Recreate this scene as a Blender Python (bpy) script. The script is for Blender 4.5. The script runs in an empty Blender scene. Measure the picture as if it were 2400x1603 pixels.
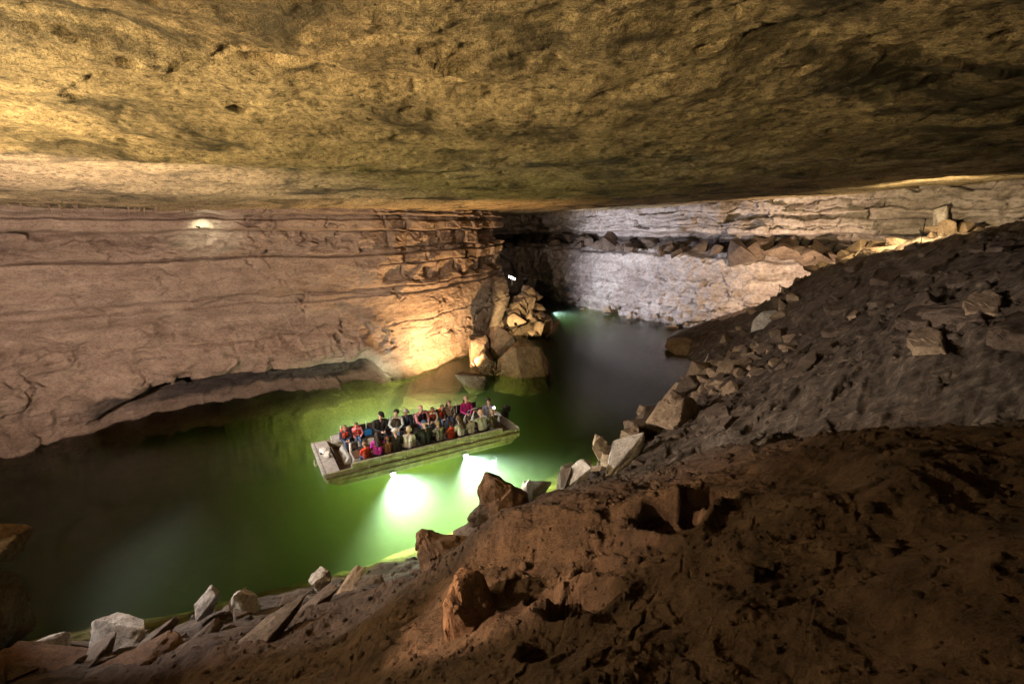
import bpy, bmesh, math, random
import numpy as np
from mathutils import Vector, Matrix
R = math.radians
SC = bpy.context.scene
COL = SC.collection
# ------------------------------------------------------------------ camera
cam_d = bpy.data.cameras.new('camera')
cam = bpy.data.objects.new('camera', cam_d); COL.objects.link(cam)
cam_d.sensor_width = 36.0
cam_d.lens = 36.0 * 1130.0 / 2400.0
cam_d.clip_start = 0.1; cam_d.clip_end = 400
cam.location = (0, 0, 9.5)
cam.rotation_euler = (R(90) - math.atan(278 / 1130.0), 0, 0)
SC.camera = cam
# ------------------------------------------------------------------ world: night-dark sky, the cavern is closed
w = bpy.data.worlds.new('World'); SC.world = w; w.use_nodes = True
wn = w.node_tree
sky = wn.nodes.new('ShaderNodeTexSky'); sky.sky_type = 'NISHITA'; sky.sun_disc = False
sky.sun_elevation = R(4); sky.sun_rotation = R(180)
wn.links.new(sky.outputs[0], wn.nodes['Background'].inputs[0])
wn.nodes['Background'].inputs[1].default_value = 0.002
SC.view_settings.view_transform = 'Standard'
SC.view_settings.look = 'None'
SC.view_settings.exposure = 0.8
SC.view_settings.gamma = 1.0
SC.cycles.use_denoising = True
try: SC.cycles.denoiser = 'OPENIMAGEDENOISE'
except Exception: pass
SC.cycles.max_bounces = 6
SC.cycles.diffuse_bounces = 1
SC.cycles.glossy_bounces = 3
SC.cycles.transmission_bounces = 4
SC.cycles.volume_bounces = 1
SC.cycles.transparent_max_bounces = 12
SC.cycles.sample_clamp_indirect = 4
SC.cycles.caustics_reflective = False
SC.cycles.caustics_refractive = False
SC.cycles.use_adaptive_sampling = True
SC.cycles.adaptive_threshold = 0.02
# ------------------------------------------------------------------ lamps of the cave (each sits in a fixture built later)
LAMPS = []      # (location, target) so the fixtures can be built round them
def spot(loc, target, power, col, size=90, blend=0.6, radius=0.06, fixture=None):
    d = bpy.data.lights.new('flood_light', 'SPOT'); d.energy = power; d.color = col
    d.spot_size = R(size); d.spot_blend = blend; d.shadow_soft_size = radius
    o = bpy.data.objects.new('flood_light', d); COL.objects.link(o)
    o.location = loc
    o.rotation_euler = (Vector(target) - Vector(loc)).to_track_quat('-Z', 'Y').to_euler()
    if fixture: LAMPS.append((tuple(Vector(loc) - (Vector(target) - Vector(loc)).normalized() * 0.12), target, fixture, col))
    return o
WARM = (1.0, 0.72, 0.45); AMBER = (1.0, 0.55, 0.2); GOLD = (1.0, 0.74, 0.36); COOL = (0.86, 0.88, 1.0); PINK = (1.0, 0.76, 0.6)
# warm floodlight on a pole at the left of the viewpoint, washing the left wall
spot((-9.9, 5.6, 6.8), (-14.2, 23, 7.0), 10500, PINK, 90, 0.8, 0.08, 'black floodlight on a pole at the left turned to the left wall')
# gold floodlights washing the roof
spot((-11.2, 6.2, 8.7), (-6.2, 8.8, 11.0), 3400, GOLD, 165, 0.8, 0.08, 'floodlight on the far left bank turned up at the roof')
spot((-4.0, -2.0, 8.4), (-2.6, 7.0, 11.3), 2500, GOLD, 96, 0.9, 0.08, 'floodlight behind the viewpoint turned up at the roof')
# small greenish lamp on the ledge of the left wall
spot((-5.2, 0.8, 8.2), (-2.8, 4.3, 11.2), 500, AMBER, 34, 0.9, 0.05, 'small amber lamp on a pole turned up at the roof')
spot((-14.95, 23.75, 9.30), (-15.3, 25.5, 9.1), 60, (0.95, 1.0, 0.7), 160, 0.9, 0.03, 'small lamp on the ledge of the left wall')
# amber lamp at the foot of the buttress
spot((-2.9, 28.9, 0.45), (-5.4, 32.6, 5.0), 3300, (1.0, 0.58, 0.24), 150, 0.7, 0.05, 'small amber lamp beside boulders at the foot of the buttress')
spot((0.3, 36.8, 1.9), (1.2, 41.5, 1.8), 560, GOLD, 150, 0.7, 0.05, 'yellow lamp behind the tall cracked boulder')
# cool lamp on the top of the rubble pile, washing the far wall
spot((1.3, 44.2, 4.6), (13.5, 50.5, 5.6), 7500, COOL, 96, 0.8, 0.08, 'white floodlight on the top of the rubble pile')
# warm lamp behind the right ridge, yellow lamp further right
spot((19.2, 34.6, 5.2), (21.5, 41.5, 7.0), 2800, (1.0, 0.7, 0.45), 150, 0.8, 0.06, 'small warm lamp behind the mud ridge turned to the far wall')
spot((21.6, 26.0, 9.7), (26.5, 32.5, 9.6), 2300, (1.0, 0.76, 0.40), 130, 0.8, 0.05, 'small yellow lamp behind the mud ridge below the roof')
# white floodlight far left: the rocks of both shores and the dark slope
spot((-20.0, 10.0, 8.8), (-1.5, 14.5, 0.8), 9500, (1.0, 0.92, 0.86), 53, 0.35, 0.05, 'white floodlight on the far left bank turned across the lake')
spot((-20.3, 10.6, 9.0), (14.5, 19.5, 5.4), 8500, (1.0, 0.82, 0.68), 31, 0.7, 0.05, 'second white floodlight on the far left bank turned to the dark slope')
spot((4.6, 52.6, -0.22), (8.5, 52.0, -0.6), 900, (0.75, 0.9, 1.0), 120, 0.8, 0.05, 'small lamp under the water at the far end of the lake')
# warm floodlight left of the viewpoint, raking over the near clay hillside
spot((-4.6, 3.6, 7.2), (0.3, 5.6, 5.0), 1700, (1.0, 0.66, 0.40), 36, 0.6, 0.04, 'warm floodlight left of the viewpoint turned to the clay hillside')
# ------------------------------------------------------------------ noise (numpy)
_rng = np.random.default_rng(7)
_G = _rng.normal(size=(256, 3)).astype(np.float32); _G /= np.linalg.norm(_G, axis=1)[:, None]
def _hash(i, j, k, seed):
    i = i & 0xffffffff; j = j & 0xffffffff; k = k & 0xffffffff
    h = (i.astype(np.uint32) * np.uint32(374761393)) ^ (j.astype(np.uint32) * np.uint32(668265263)) ^ (k.astype(np.uint32) * np.uint32(2246822519)) ^ np.uint32((seed * 3266489917) & 0xffffffff)
    h = (h ^ (h >> np.uint32(13))) * np.uint32(1274126177)
    return h ^ (h >> np.uint32(16))
def perlin(P, seed=0):
    P = P.astype(np.float32)
    I = np.floor(P); F = P - I; I = I.astype(np.int64)
    U = F * F * F * (F * (F * 6 - 15) + 10)
    out = 0
    for a in (0, 1):
        for b in (0, 1):
            for c in (0, 1):
                g = _G[_hash(I[:, 0] + a, I[:, 1] + b, I[:, 2] + c, seed) & np.uint32(255)]
                d = g[:, 0] * (F[:, 0] - a) + g[:, 1] * (F[:, 1] - b) + g[:, 2] * (F[:, 2] - c)
                wgt = (U[:, 0] if a else 1 - U[:, 0]) * (U[:, 1] if b else 1 - U[:, 1]) * (U[:, 2] if c else 1 - U[:, 2])
                out = out + d * wgt
    return out * 1.5
def fbm(P, octaves=4, seed=0, gain=0.5, lac=2.03):
    s = 0; a = 1.0; Q = np.array(P, dtype=np.float32)
    for o in range(octaves):
        s = s + a * perlin(Q, seed + o * 17); Q = Q * lac + 3.7; a *= gain
    return s
def ridged(P, octaves=4, seed=0, gain=0.5):
    s = 0; a = 1.0; Q = np.array(P, dtype=np.float32)
    for o in range(octaves):
        s = s + a * (1 - 2 * np.abs(perlin(Q, seed + o * 13))); Q = Q * 2.1 + 1.3; a *= gain
    return s
def facets(P, seed=0, tilt=0.6):
    """voronoi cells, each with a height and a tilted plane of its own: broken rock. returns height, border distance"""
    P = P.astype(np.float32)
    I = np.floor(P).astype(np.int64); n = len(P)
    f1 = np.full(n, 9e9, np.float32); f2 = np.full(n, 9e9, np.float32); hid = np.zeros(n, np.uint32)
    C = np.zeros((n, 3), np.float32)
    for a in (-1, 0, 1):
        for b in (-1, 0, 1):
            for c in (-1, 0, 1):
                J = I + np.array((a, b, c)); K = J
                h = _hash(K[:, 0], K[:, 1], K[:, 2], seed)
                q = np.stack([(h & np.uint32(1023)), ((h >> np.uint32(10)) & np.uint32(1023)), ((h >> np.uint32(20)) & np.uint32(1023))], 1).astype(np.float32) / 1023.0
                X = J.astype(np.float32) + q
                d = ((P - X) ** 2).sum(1)
                m = d < f1
                f2 = np.where(m, f1, np.minimum(f2, d))
                f1 = np.where(m, d, f1); hid = np.where(m, h, hid); C[m] = X[m]
    g = _G[(hid >> np.uint32(7)) & np.uint32(255)]
    base = ((hid >> np.uint32(3)) & np.uint32(255)).astype(np.float32) / 255.0 - 0.5
    return base + tilt * ((P - C) * g).sum(1), np.sqrt(f2) - np.sqrt(f1)
def blocks(s, z, h, w, seed, tilt=0.5):
    """courses of rectangular blocks: height of each block, distance to its nearest joint"""
    row = np.floor(z / h); fr = z / h - row
    one = np.zeros_like(row).astype(np.int64)
    ro = (_hash(row.astype(np.int64), one, one, seed) & np.uint32(1023)).astype(np.float32) / 1023.0
    cc = s / (w * (0.7 + 0.7 * ro)) + ro * 37; col = np.floor(cc); fc = cc - col
    h1 = _hash(row.astype(np.int64), col.astype(np.int64), one, seed + 1)
    a = (h1 & np.uint32(255)).astype(np.float32) / 255 - 0.5; b = ((h1 >> np.uint32(8)) & np.uint32(255)).astype(np.float32) / 255 - 0.5; c = ((h1 >> np.uint32(16)) & np.uint32(255)).astype(np.float32) / 255 - 0.5
    return a + tilt * (b * (fc - 0.5) + c * (fr - 0.5)), np.minimum(np.minimum(fc, 1 - fc) * w, np.minimum(fr, 1 - fr) * h)
def sstep(a, b, x):
    t = np.clip((x - a) / (b - a), 0, 1); return t * t * (3 - 2 * t)
def gauss(x, c, s): return np.exp(-((x - c) / s) ** 2)
def tps(ctrl, smooth=0.0):
    """smooth surface through scattered heights"""
    C = np.array(ctrl, dtype=np.float64); n = len(C)
    def phi(r2): return 0.5 * r2 * np.log(r2 + 1e-9)
    D = ((C[:, None, :2] - C[None, :, :2]) ** 2).sum(2)
    A = np.zeros((n + 3, n + 3)); A[:n, :n] = phi(D) + smooth * np.eye(n)
    A[:n, n] = 1; A[:n, n + 1:] = C[:, :2]; A[n, :n] = 1; A[n + 1:, :n] = C[:, :2].T
    b = np.zeros(n + 3); b[:n] = C[:, 2]
    W = np.linalg.solve(A, b)
    def f(x, y):
        out = W[n] + W[n + 1] * x + W[n + 2] * y
        for i in range(n):
            out = out + W[i] * phi((x - C[i, 0]) ** 2 + (y - C[i, 1]) ** 2)
        return out
    return f
# ------------------------------------------------------------------ objects
def tag(o, label=None, cat=None, group=None, kind=None):
    if label: o['label'] = label
    if cat: o['category'] = cat
    if group: o['group'] = group
    if kind: o['kind'] = kind
    return o
def link(name, me, mat=None, parent=None, loc=None, rot=None, scale=None):
    o = bpy.data.objects.new(name, me); COL.objects.link(o)
    if mat is not None and me is not None and not me.materials: me.materials.append(mat)
    if parent: o.parent = parent
    if loc is not None: o.location = loc
    if rot is not None: o.rotation_euler = rot
    if scale is not None: o.scale = scale
    return o
def empty(name, loc=(0, 0, 0), rz=0):
    o = bpy.data.objects.new(name, None); COL.objects.link(o); o.location = loc; o.rotation_euler = (0, 0, rz); o.empty_display_size = 0.2
    return o
def grid_mesh(name, X, Y, Z, smooth=True):
    nr, nc = X.shape
    V = np.stack([X, Y, Z], 2).reshape(-1, 3).astype(np.float32)
    i = np.arange(nr - 1)[:, None] * nc + np.arange(nc - 1)[None, :]
    F = np.stack([i, i + 1, i + nc + 1, i + nc], 2).reshape(-1, 4).astype(np.int32)
    me = bpy.data.meshes.new(name)
    me.vertices.add(len(V)); me.vertices.foreach_set('co', V.ravel())
    me.loops.add(F.size); me.loops.foreach_set('vertex_index', F.ravel())
    me.polygons.add(len(F)); me.polygons.foreach_set('loop_start', np.arange(0, F.size, 4, dtype=np.int32))
    me.polygons.foreach_set('use_smooth', np.full(len(F), smooth))
    me.update(calc_edges=True); me.validate()
    return me
def mesh_from(name, V, F, smooth=False):
    me = bpy.data.meshes.new(name); me.from_pydata([tuple(v) for v in V], [], [tuple(f) for f in F])
    if smooth: me.polygons.foreach_set('use_smooth', [True] * len(me.polygons))
    me.update(); return me
# ------------------------------------------------------------------ materials
def nodes_of(name):
    m = bpy.data.materials.new(name); m.use_nodes = True
    nt = m.node_tree; return m, nt, nt.nodes, nt.links, nt.nodes['Principled BSDF']
def ramp(nt, src, stops):
    r = nt.nodes.new('ShaderNodeValToRGB'); e = r.color_ramp.elements
    while len(e) < len(stops): e.new(0.5)
    for k, (p, c) in enumerate(stops):
        e[k].position = p; e[k].color = (*c, 1) if len(c) == 3 else c
    nt.links.new(src, r.inputs[0]); return r.outputs[0]
def noise_n(nt, vec, scale, detail=6, rough=0.6, dist=0.0):
    n = nt.nodes.new('ShaderNodeTexNoise'); n.inputs['Scale'].default_value = scale; n.inputs['Detail'].default_value = detail
    n.inputs['Roughness'].default_value = rough; n.inputs['Distortion'].default_value = dist
    if vec is not None: nt.links.new(vec, n.inputs['Vector'])
    return n.outputs[0]
def mixc(nt, fac, a, b, mode='MIX'):
    m = nt.nodes.new('ShaderNodeMix'); m.data_type = 'RGBA'; m.blend_type = mode
    for s, k in ((fac, 0), (a, 6), (b, 7)):
        if isinstance(s, (int, float)): m.inputs[k].default_value = s
        elif isinstance(s, tuple): m.inputs[k].default_value = (*s, 1)
        else: nt.links.new(s, m.inputs[k])
    return m.outputs[2]
def mth(nt, op, a, b=0.0, clamp=False):
    m = nt.nodes.new('ShaderNodeMath'); m.operation = op; m.use_clamp = clamp
    for k, s in enumerate((a, b)):
        if isinstance(s, (int, float)): m.inputs[k].default_value = s
        else: nt.links.new(s, m.inputs[k])
    return m.outputs[0]
def rock_mat(name, light, mid, dark, stain=None, big=0.35, med=1.6, fine=9.0, stretch=(1, 1, 1), bump=0.6, bump_d=0.03, rough=0.85, band=0.0, shale_shade=False, stain_lo=0.52, stain_hi=0.68, grain=0.35, spec=0.3):
    m, nt, N, L, b = nodes_of(name)
    g = N.new('ShaderNodeNewGeometry'); mp = N.new('ShaderNodeMapping'); mp.inputs['Scale'].default_value = stretch
    L.new(g.outputs['Position'], mp.inputs[0]); v = mp.outputs[0]
    n1 = noise_n(nt, v, big, 5, 0.6, 0.6); n2 = noise_n(nt, v, med, 8, 0.68, 0.3); n3 = noise_n(nt, v, fine, 8, 0.75); n4 = noise_n(nt, g.outputs['Position'], 38, 3, 0.7)
    c = ramp(nt, n2, [(0.30, dark), (0.48, mid), (0.68, light)])
    c2 = ramp(nt, n1, [(0.35, dark), (0.5, mid), (0.65, light)])
    c = mixc(nt, 0.4, c, c2)
    sp = ramp(nt, n3, [(0.34, (0.12, 0.12, 0.12)), (0.5, (1, 1, 1)), (0.7, (1.5, 1.5, 1.5))])
    c = mixc(nt, grain * 1.6 if grain * 1.6 < 1 else 1.0, c, sp, 'MULTIPLY')
    sp2 = ramp(nt, n4, [(0.36, (0.2, 0.2, 0.2)), (0.62, (1.4, 1.4, 1.4))])
    c = mixc(nt, grain, c, sp2, 'MULTIPLY')
    if stain:
        n5 = noise_n(nt, v, med * 0.45, 9, 0.72, 0.8)
        f = ramp(nt, n5, [(stain_lo, (0, 0, 0)), (stain_hi, (1, 1, 1))])
        c = mixc(nt, f, c, stain)
    if band:      # beds of slightly different stone
        mb = N.new('ShaderNodeMapping'); mb.inputs['Scale'].default_value = (0.05, 0.05, 1.5); L.new(g.outputs['Position'], mb.inputs[0])
        nb = noise_n(nt, mb.outputs[0], 1.0, 4, 0.6, 0.25)
        c = mixc(nt, band, c, ramp(nt, nb, [(0.36, (0.35, 0.31, 0.29)), (0.5, (1, 1, 1)), (0.62, (1.35, 1.33, 1.3))]), 'MULTIPLY')
    if shale_shade:     # undercut shade painted in over dark mud (left wall), dark rubble rock (far wall)
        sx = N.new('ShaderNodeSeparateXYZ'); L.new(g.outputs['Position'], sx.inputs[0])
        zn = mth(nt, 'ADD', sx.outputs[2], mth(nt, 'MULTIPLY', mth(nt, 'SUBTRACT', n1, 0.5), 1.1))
        f = mth(nt, 'MULTIPLY', mth(nt, 'MULTIPLY', mth(nt, 'SUBTRACT', zn, shale_shade[0]), 6.0, True), mth(nt, 'MULTIPLY', mth(nt, 'SUBTRACT', shale_shade[1], zn), 6.0, True))
        f = mth(nt, 'MULTIPLY', f, mth(nt, 'MULTIPLY', mth(nt, 'SUBTRACT', sx.outputs[0], shale_shade[2]), 0.6, True))
        f = mth(nt, 'MULTIPLY', f, mth(nt, 'MULTIPLY', mth(nt, 'SUBTRACT', shale_shade[3], sx.outputs[0]), 0.8, True))
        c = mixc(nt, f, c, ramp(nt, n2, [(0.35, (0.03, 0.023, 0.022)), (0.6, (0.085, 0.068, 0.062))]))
    L.new(c, b.inputs['Base Color']); b.inputs['Roughness'].default_value = rough
    b.inputs['Specular IOR Level'].default_value = spec
    h = mth(nt, 'ADD', mth(nt, 'MULTIPLY', n3, 0.7), mth(nt, 'ADD', mth(nt, 'MULTIPLY', n2, 1.4), mth(nt, 'MULTIPLY', n4, 0.3)))
    bp = N.new('ShaderNodeBump'); bp.inputs['Strength'].default_value = bump; bp.inputs['Distance'].default_value = bump_d * 4
    L.new(h, bp.inputs['Height']); L.new(bp.outputs[0], b.inputs['Normal'])
    return m
_plain = {}
def plain(name, col, rough=0.6, metal=0.0, emit=None, es=0.0, vary=0.25, scale=14):
    if name in _plain: return _plain[name]
    m, nt, N, L, b = nodes_of(name)
    tc = N.new('ShaderNodeTexCoord')
    n = noise_n(nt, tc.outputs['Object'], scale, 5, 0.65)
    c = mixc(nt, 1.0, ramp(nt, n, [(0.3, (1 - vary,) * 3), (0.7, (1 + vary * 0.5,) * 3)]), col, 'MULTIPLY')
    L.new(c, b.inputs['Base Color']); b.inputs['Roughness'].default_value = rough; b.inputs['Metallic'].default_value = metal
    if emit: b.inputs['Emission Color'].default_value = (*emit, 1); b.inputs['Emission Strength'].default_value = es
    _plain[name] = m; return m
M_CEIL = rock_mat('roof_rock', (0.64, 0.50, 0.30), (0.44, 0.335, 0.20), (0.17, 0.13, 0.075), stain=(0.06, 0.048, 0.03), big=0.16, med=0.7, fine=7, bump=0.75, bump_d=0.035, stain_lo=0.47, stain_hi=0.60, grain=0.65)
M_LEFT = rock_mat('left_wall_rock', (0.50, 0.385, 0.31), (0.36, 0.265, 0.21), (0.19, 0.13, 0.10), stain=(0.12, 0.09, 0.07), big=0.25, med=1.1, fine=8, stretch=(1, 1, 2.2), bump=1.0, bump_d=0.04, stain_lo=0.56, stain_hi=0.74, grain=0.3, band=0.22, shale_shade=(0.2, 1.55, -20.5, -8.6))  # dark band at the foot paints in the recess shadow besides dark mud
M_FAR = rock_mat('far_wall_rock', (0.50, 0.45, 0.43), (0.36, 0.31, 0.29), (0.17, 0.13, 0.115), stain=(0.09, 0.065, 0.05), big=0.16, med=0.7, fine=3.5, stretch=(1, 1, 1.8), bump=0.7, bump_d=0.05, stain_lo=0.56, stain_hi=0.72, grain=0.35, band=0.35, shale_shade=(6.9, 8.2, -40, 60))
M_BANK = rock_mat('bank_rock', (0.17, 0.125, 0.095), (0.095, 0.066, 0.05), (0.04, 0.027, 0.02), stain=(0.25, 0.2, 0.16), big=0.4, med=1.5, fine=8, stretch=(1, 0.6, 1.3), bump=0.9, bump_d=0.03, stain_lo=0.60, stain_hi=0.72, grain=0.4, rough=0.7)
# ------------------------------------------------------------------ roof
def polar(n_front, n_back, r0, r1, nr, a=56):
    th = np.concatenate([np.radians(np.linspace(-a, a, n_front)), np.radians(np.linspace(a, 360 - a, n_back))[1:]])
    r = np.geomspace(r0, r1, nr)
    T, Rr = np.meshgrid(th, r)
    return Rr * np.sin(T), Rr * np.cos(T)
roof = tps([(-21.4, 18.4, 10.25), (-13, 23, 10.3), (-5.5, 29.6, 10.35), (-1, 40, 10.5), (3, 66, 10.75), (17.6, 44.2, 11.2), (26, 36, 11.7), (30, 30, 12.1), (0, 4, 11.3), (-8, 6, 11.2), (-14, 9, 10.95), (6, 6, 11.4), (14, 14, 11.7), (2, 15, 11.2), (0, -15, 11.3), (-25, 0, 10.5), (25, 5, 12.0), (45, 10, 12.3), (-8, 18, 10.75), (-16, 15, 10.6), (0, 90, 10.8), (-30, 40, 10.3), (40, 45, 12)], 0.5)
X, Y = polar(620, 90, 0.7, 95, 470)
P3 = np.stack([X.ravel(), Y.ravel(), np.zeros(X.size)], 1)
z = roof(P3[:, 0], P3[:, 1])
near = 1 / (1 + np.hypot(P3[:, 0], P3[:, 1]) / 30)
q = P3.copy(); c_, s_ = math.cos(0.5), math.sin(0.5)
q[:, 0] = (P3[:, 0] * c_ + P3[:, 1] * s_) * 0.10; q[:, 1] = (-P3[:, 0] * s_ + P3[:, 1] * c_) * 0.26
z += 0.34 * near * fbm(q, 3, 5)
z += 0.055 * fbm(P3 * 0.9, 5, 21, 0.6)
fh, fe = facets(P3 * np.array((0.35, 0.8, 1)) + 0.4 * fbm(P3 * 0.8, 2, 9)[:, None], 3, 0.35)
z += 0.06 * fh * near
z += 0.011 * fbm(P3 * 5.0, 4, 33, 0.65) * near
z -= 0.025 * sstep(0.3, 0.9, ridged(P3 * np.array((1.1, 2.0, 1)), 3, 35)) * near
pit = perlin(P3 * np.array((1.5, 2.2, 1)) + 8, 77); z += 0.22 * sstep(0.52, 0.72, pit) * near
cave_ceiling = link('cave_ceiling', grid_mesh('cave_ceiling', X, Y, z.reshape(X.shape)), M_CEIL)
tag(cave_ceiling, 'low flat rock roof mottled golden and dark, spanning the whole cavern', kind='structure')
# ------------------------------------------------------------------ walls
def catmull(pts, n):
    P = np.array(pts, float); P = np.vstack([2 * P[0] - P[1], P, 2 * P[-1] - P[-2]])
    out = []
    for i in range(1, len(P) - 2):
        for t in np.linspace(0, 1, 60, endpoint=False):
            a, b, c, d = P[i - 1:i + 3]
            out.append(0.5 * ((2 * b) + (c - a) * t + (2 * a - 5 * b + 4 * c - d) * t * t + (3 * b - a - 3 * c + d) * t ** 3))
    out.append(P[-2]); out = np.array(out)
    L = np.concatenate([[0], np.cumsum(np.hypot(*np.diff(out, axis=0).T))])
    return out, L
def wall(name, pts, zs, spacing, fn, mat, label):
    C, L = catmull(pts, 0)
    s = spacing(L[-1])
    x = np.interp(s, L, C[:, 0]); y = np.interp(s, L, C[:, 1])
    k = 1.2
    tx = np.interp(s + k, L, C[:, 0]) - np.interp(s - k, L, C[:, 0]); ty = np.interp(s + k, L, C[:, 1]) - np.interp(s - k, L, C[:, 1])
    n = np.hypot(tx, ty); nx, ny = ty / n, -tx / n
    S, Z = np.meshgrid(s, zs)
    X0 = np.broadcast_to(x, S.shape); Y0 = np.broadcast_to(y, S.shape)
    off, dz = fn(S.ravel(), X0.ravel(), Y0.ravel(), Z.ravel())
    off = off.reshape(S.shape); dz = dz.reshape(S.shape)
    me = grid_mesh(name, X0 + nx * off, Y0 + ny * off, Z + dz)
    return tag(link(name, me, mat), label, kind='structure')
def beds(z, zb, offs, crack, soft=0.03):
    """horizontal rock beds: each its own reach, with a narrow dark crack on every joint"""
    o = np.full_like(z, offs[0])
    for b, v0, v1 in zip(zb, offs[:-1], offs[1:]):
        o = o + (v1 - v0) * sstep(-soft, soft, z - b)
    for b, c in zip(zb, crack):
        o = o - c * gauss(z, b, 0.045)
    return o
def left_fn(S, X, Y, Z):
    P = np.stack([X, Y, Z], 1)
    A = np.stack([S, 0 * S, Z], 1)
    wz = Z + 0.16 * fbm(A * np.array((0.22, 1, 0.3)), 3, 4) + 0.07 * fbm(A * np.array((0.7, 1, 0.6)), 3, 14)
    big = 0.5 * fbm(A * np.array((0.11, 1, 0.22)), 3, 2)
    mod = 0.5 + 0.5 * np.tanh(3 * perlin(A * np.array((0.25, 1, 0.1)), 61))
    o = beds(wz, [1.2, 3.5, 5.35, 5.75, 7.75, 9.12, 9.72, 9.95], [0.15, 0.10, 0.0, -0.08, 0.06, -0.15, 0.40, 0.10, 0.55], [0, 0.0, 0.16, 0.2, 0.5, 0.45, 0.2, 0.2])
    o -= 0.22 * (1 - mod) * gauss(wz, 3.5, 0.06)
    # rough slanting zone between the two big joints
    zone = sstep(7.75, 7.9, wz) * (1 - sstep(9.0, 9.15, wz)) * (1 - 0.8 * sstep(-9.0, -7.2, X))
    fh, fe = facets(A * np.array((0.55, 1, 1.7)) + 0.35 * fbm(A * 0.9, 3, 8)[:, None], 5, 0.9)
    o += zone * (0.5 * fh + 0.2 * fbm(A * np.array((1.0, 1, 2.4)), 4, 11) + 0.25 * (9.1 - wz) - 0.15)
    # hackly lower part
    low = 1 - sstep(3.2, 4.7, wz + 0.9 * fbm(A * np.array((0.18, 1, 0.1)), 2, 19))
    fh2, _ = facets(A * np.array((0.5, 1, 0.8)) + 0.4 * fbm(A * 0.7, 3, 28)[:, None], 15, 1.0)
    o += low * (1 - 0.75 * sstep(-9, -6.5, X)) * (0.42 * fh2 + 0.34 * ridged(A * np.array((0.5, 1, 0.5)), 4, 31) + 0.10)
    # smooth beds keep a little relief and a few joints
    o += 0.09 * fbm(A * np.array((0.8, 1, 1.4)), 5, 41, 0.6)
    fh3, fe3 = facets(A * np.array((0.16, 1, 0.45)) + 0.12 * fbm(A * 1.2, 3, 48)[:, None], 25, 0.1)
    o += 0.26 * fh3 - 0.28 * (1 - sstep(0.0, 0.04, fe3)) * sstep(0.0, 0.35, perlin(A * np.array((0.35, 1, 0.5)), 52))
    # block-broken zone near the buttress, upper half
    blk = sstep(-8.2, -6.9, X + 0.8 * perlin(A * 0.6, 71)) * sstep(5.7, 6.3, wz + 0.6 * perlin(A * np.array((0.5, 1, 0.2)), 72))
    fb, feb = blocks(S + 0.12 * fbm(A * 0.9, 3, 88), wz + 0.10 * fbm(A * 0.5, 3, 89) + 0.05, 1.02, 1.5, 35, 0.7)
    fb2, _ = facets(A * np.array((0.9, 1, 1.3)), 37, 0.9)
    o += blk * (0.62 * fb + 0.16 * fb2 - 0.30 * (1 - sstep(0.0, 0.08, feb)) - 0.30)
    # buttress swells below the block zone
    o += 0.5 * sstep(-8.5, -5, X) * gauss(wz, 4.2, 1.9) * (1 - blk)
    # undercut at the foot and a pale shelf in front of it
    uc = sstep(-21.5, -17, X) * (1 - sstep(-9.2, -7.6, X))
    lip = 0.35 + 1.45 * uc + 0.15 * perlin(A * np.array((0.5, 1, 0)), 91)
    o += -2.7 * uc * (1 - sstep(lip - 0.45, lip + 0.05, Z)) + 0.6 * uc * gauss(Z, lip + 0.7, 0.7)
    sh = 0.42 + 0.25 * fbm(A * np.array((0.6, 1, 0)), 3, 93)
    o += (3.6 * uc + 0.3) * (1 - sstep(-0.55, sh, Z)) 
    o += big + 0.02 * fbm(P * 6, 3, 55, 0.6)
    o += -0.3 * sstep(9.9, 11.0, Z)
    dz = np.zeros_like(Z)
    return o, dz
zs = np.unique(np.concatenate([np.linspace(-4, -0.6, 12), np.linspace(-0.6, 1.9, 90), np.linspace(1.9, 11.2, 300)]))
def left_sp(T):
    a = np.linspace(0, 26, 50); b = np.linspace(26, 73, 780); c = np.linspace(73, T, 90)
    return np.unique(np.concatenate([a, b, c]))
LEFT = [(-26, -14), (-24.8, 0), (-23.6, 10), (-22, 18.4), (-18.6, 22.6), (-11.6, 26.6), (-9.2, 28.2), (-6.9, 29.6), (-4.3, 34.0), (-2.0, 38.7), (-1.0, 42), (-3.2, 47), (-10, 52), (-22, 60)]
wall_left = wall('cave_wall', LEFT, zs, left_sp, left_fn, M_LEFT, 'long pinkish brown bedded rock wall left of the boat, ending in a buttress')
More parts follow.
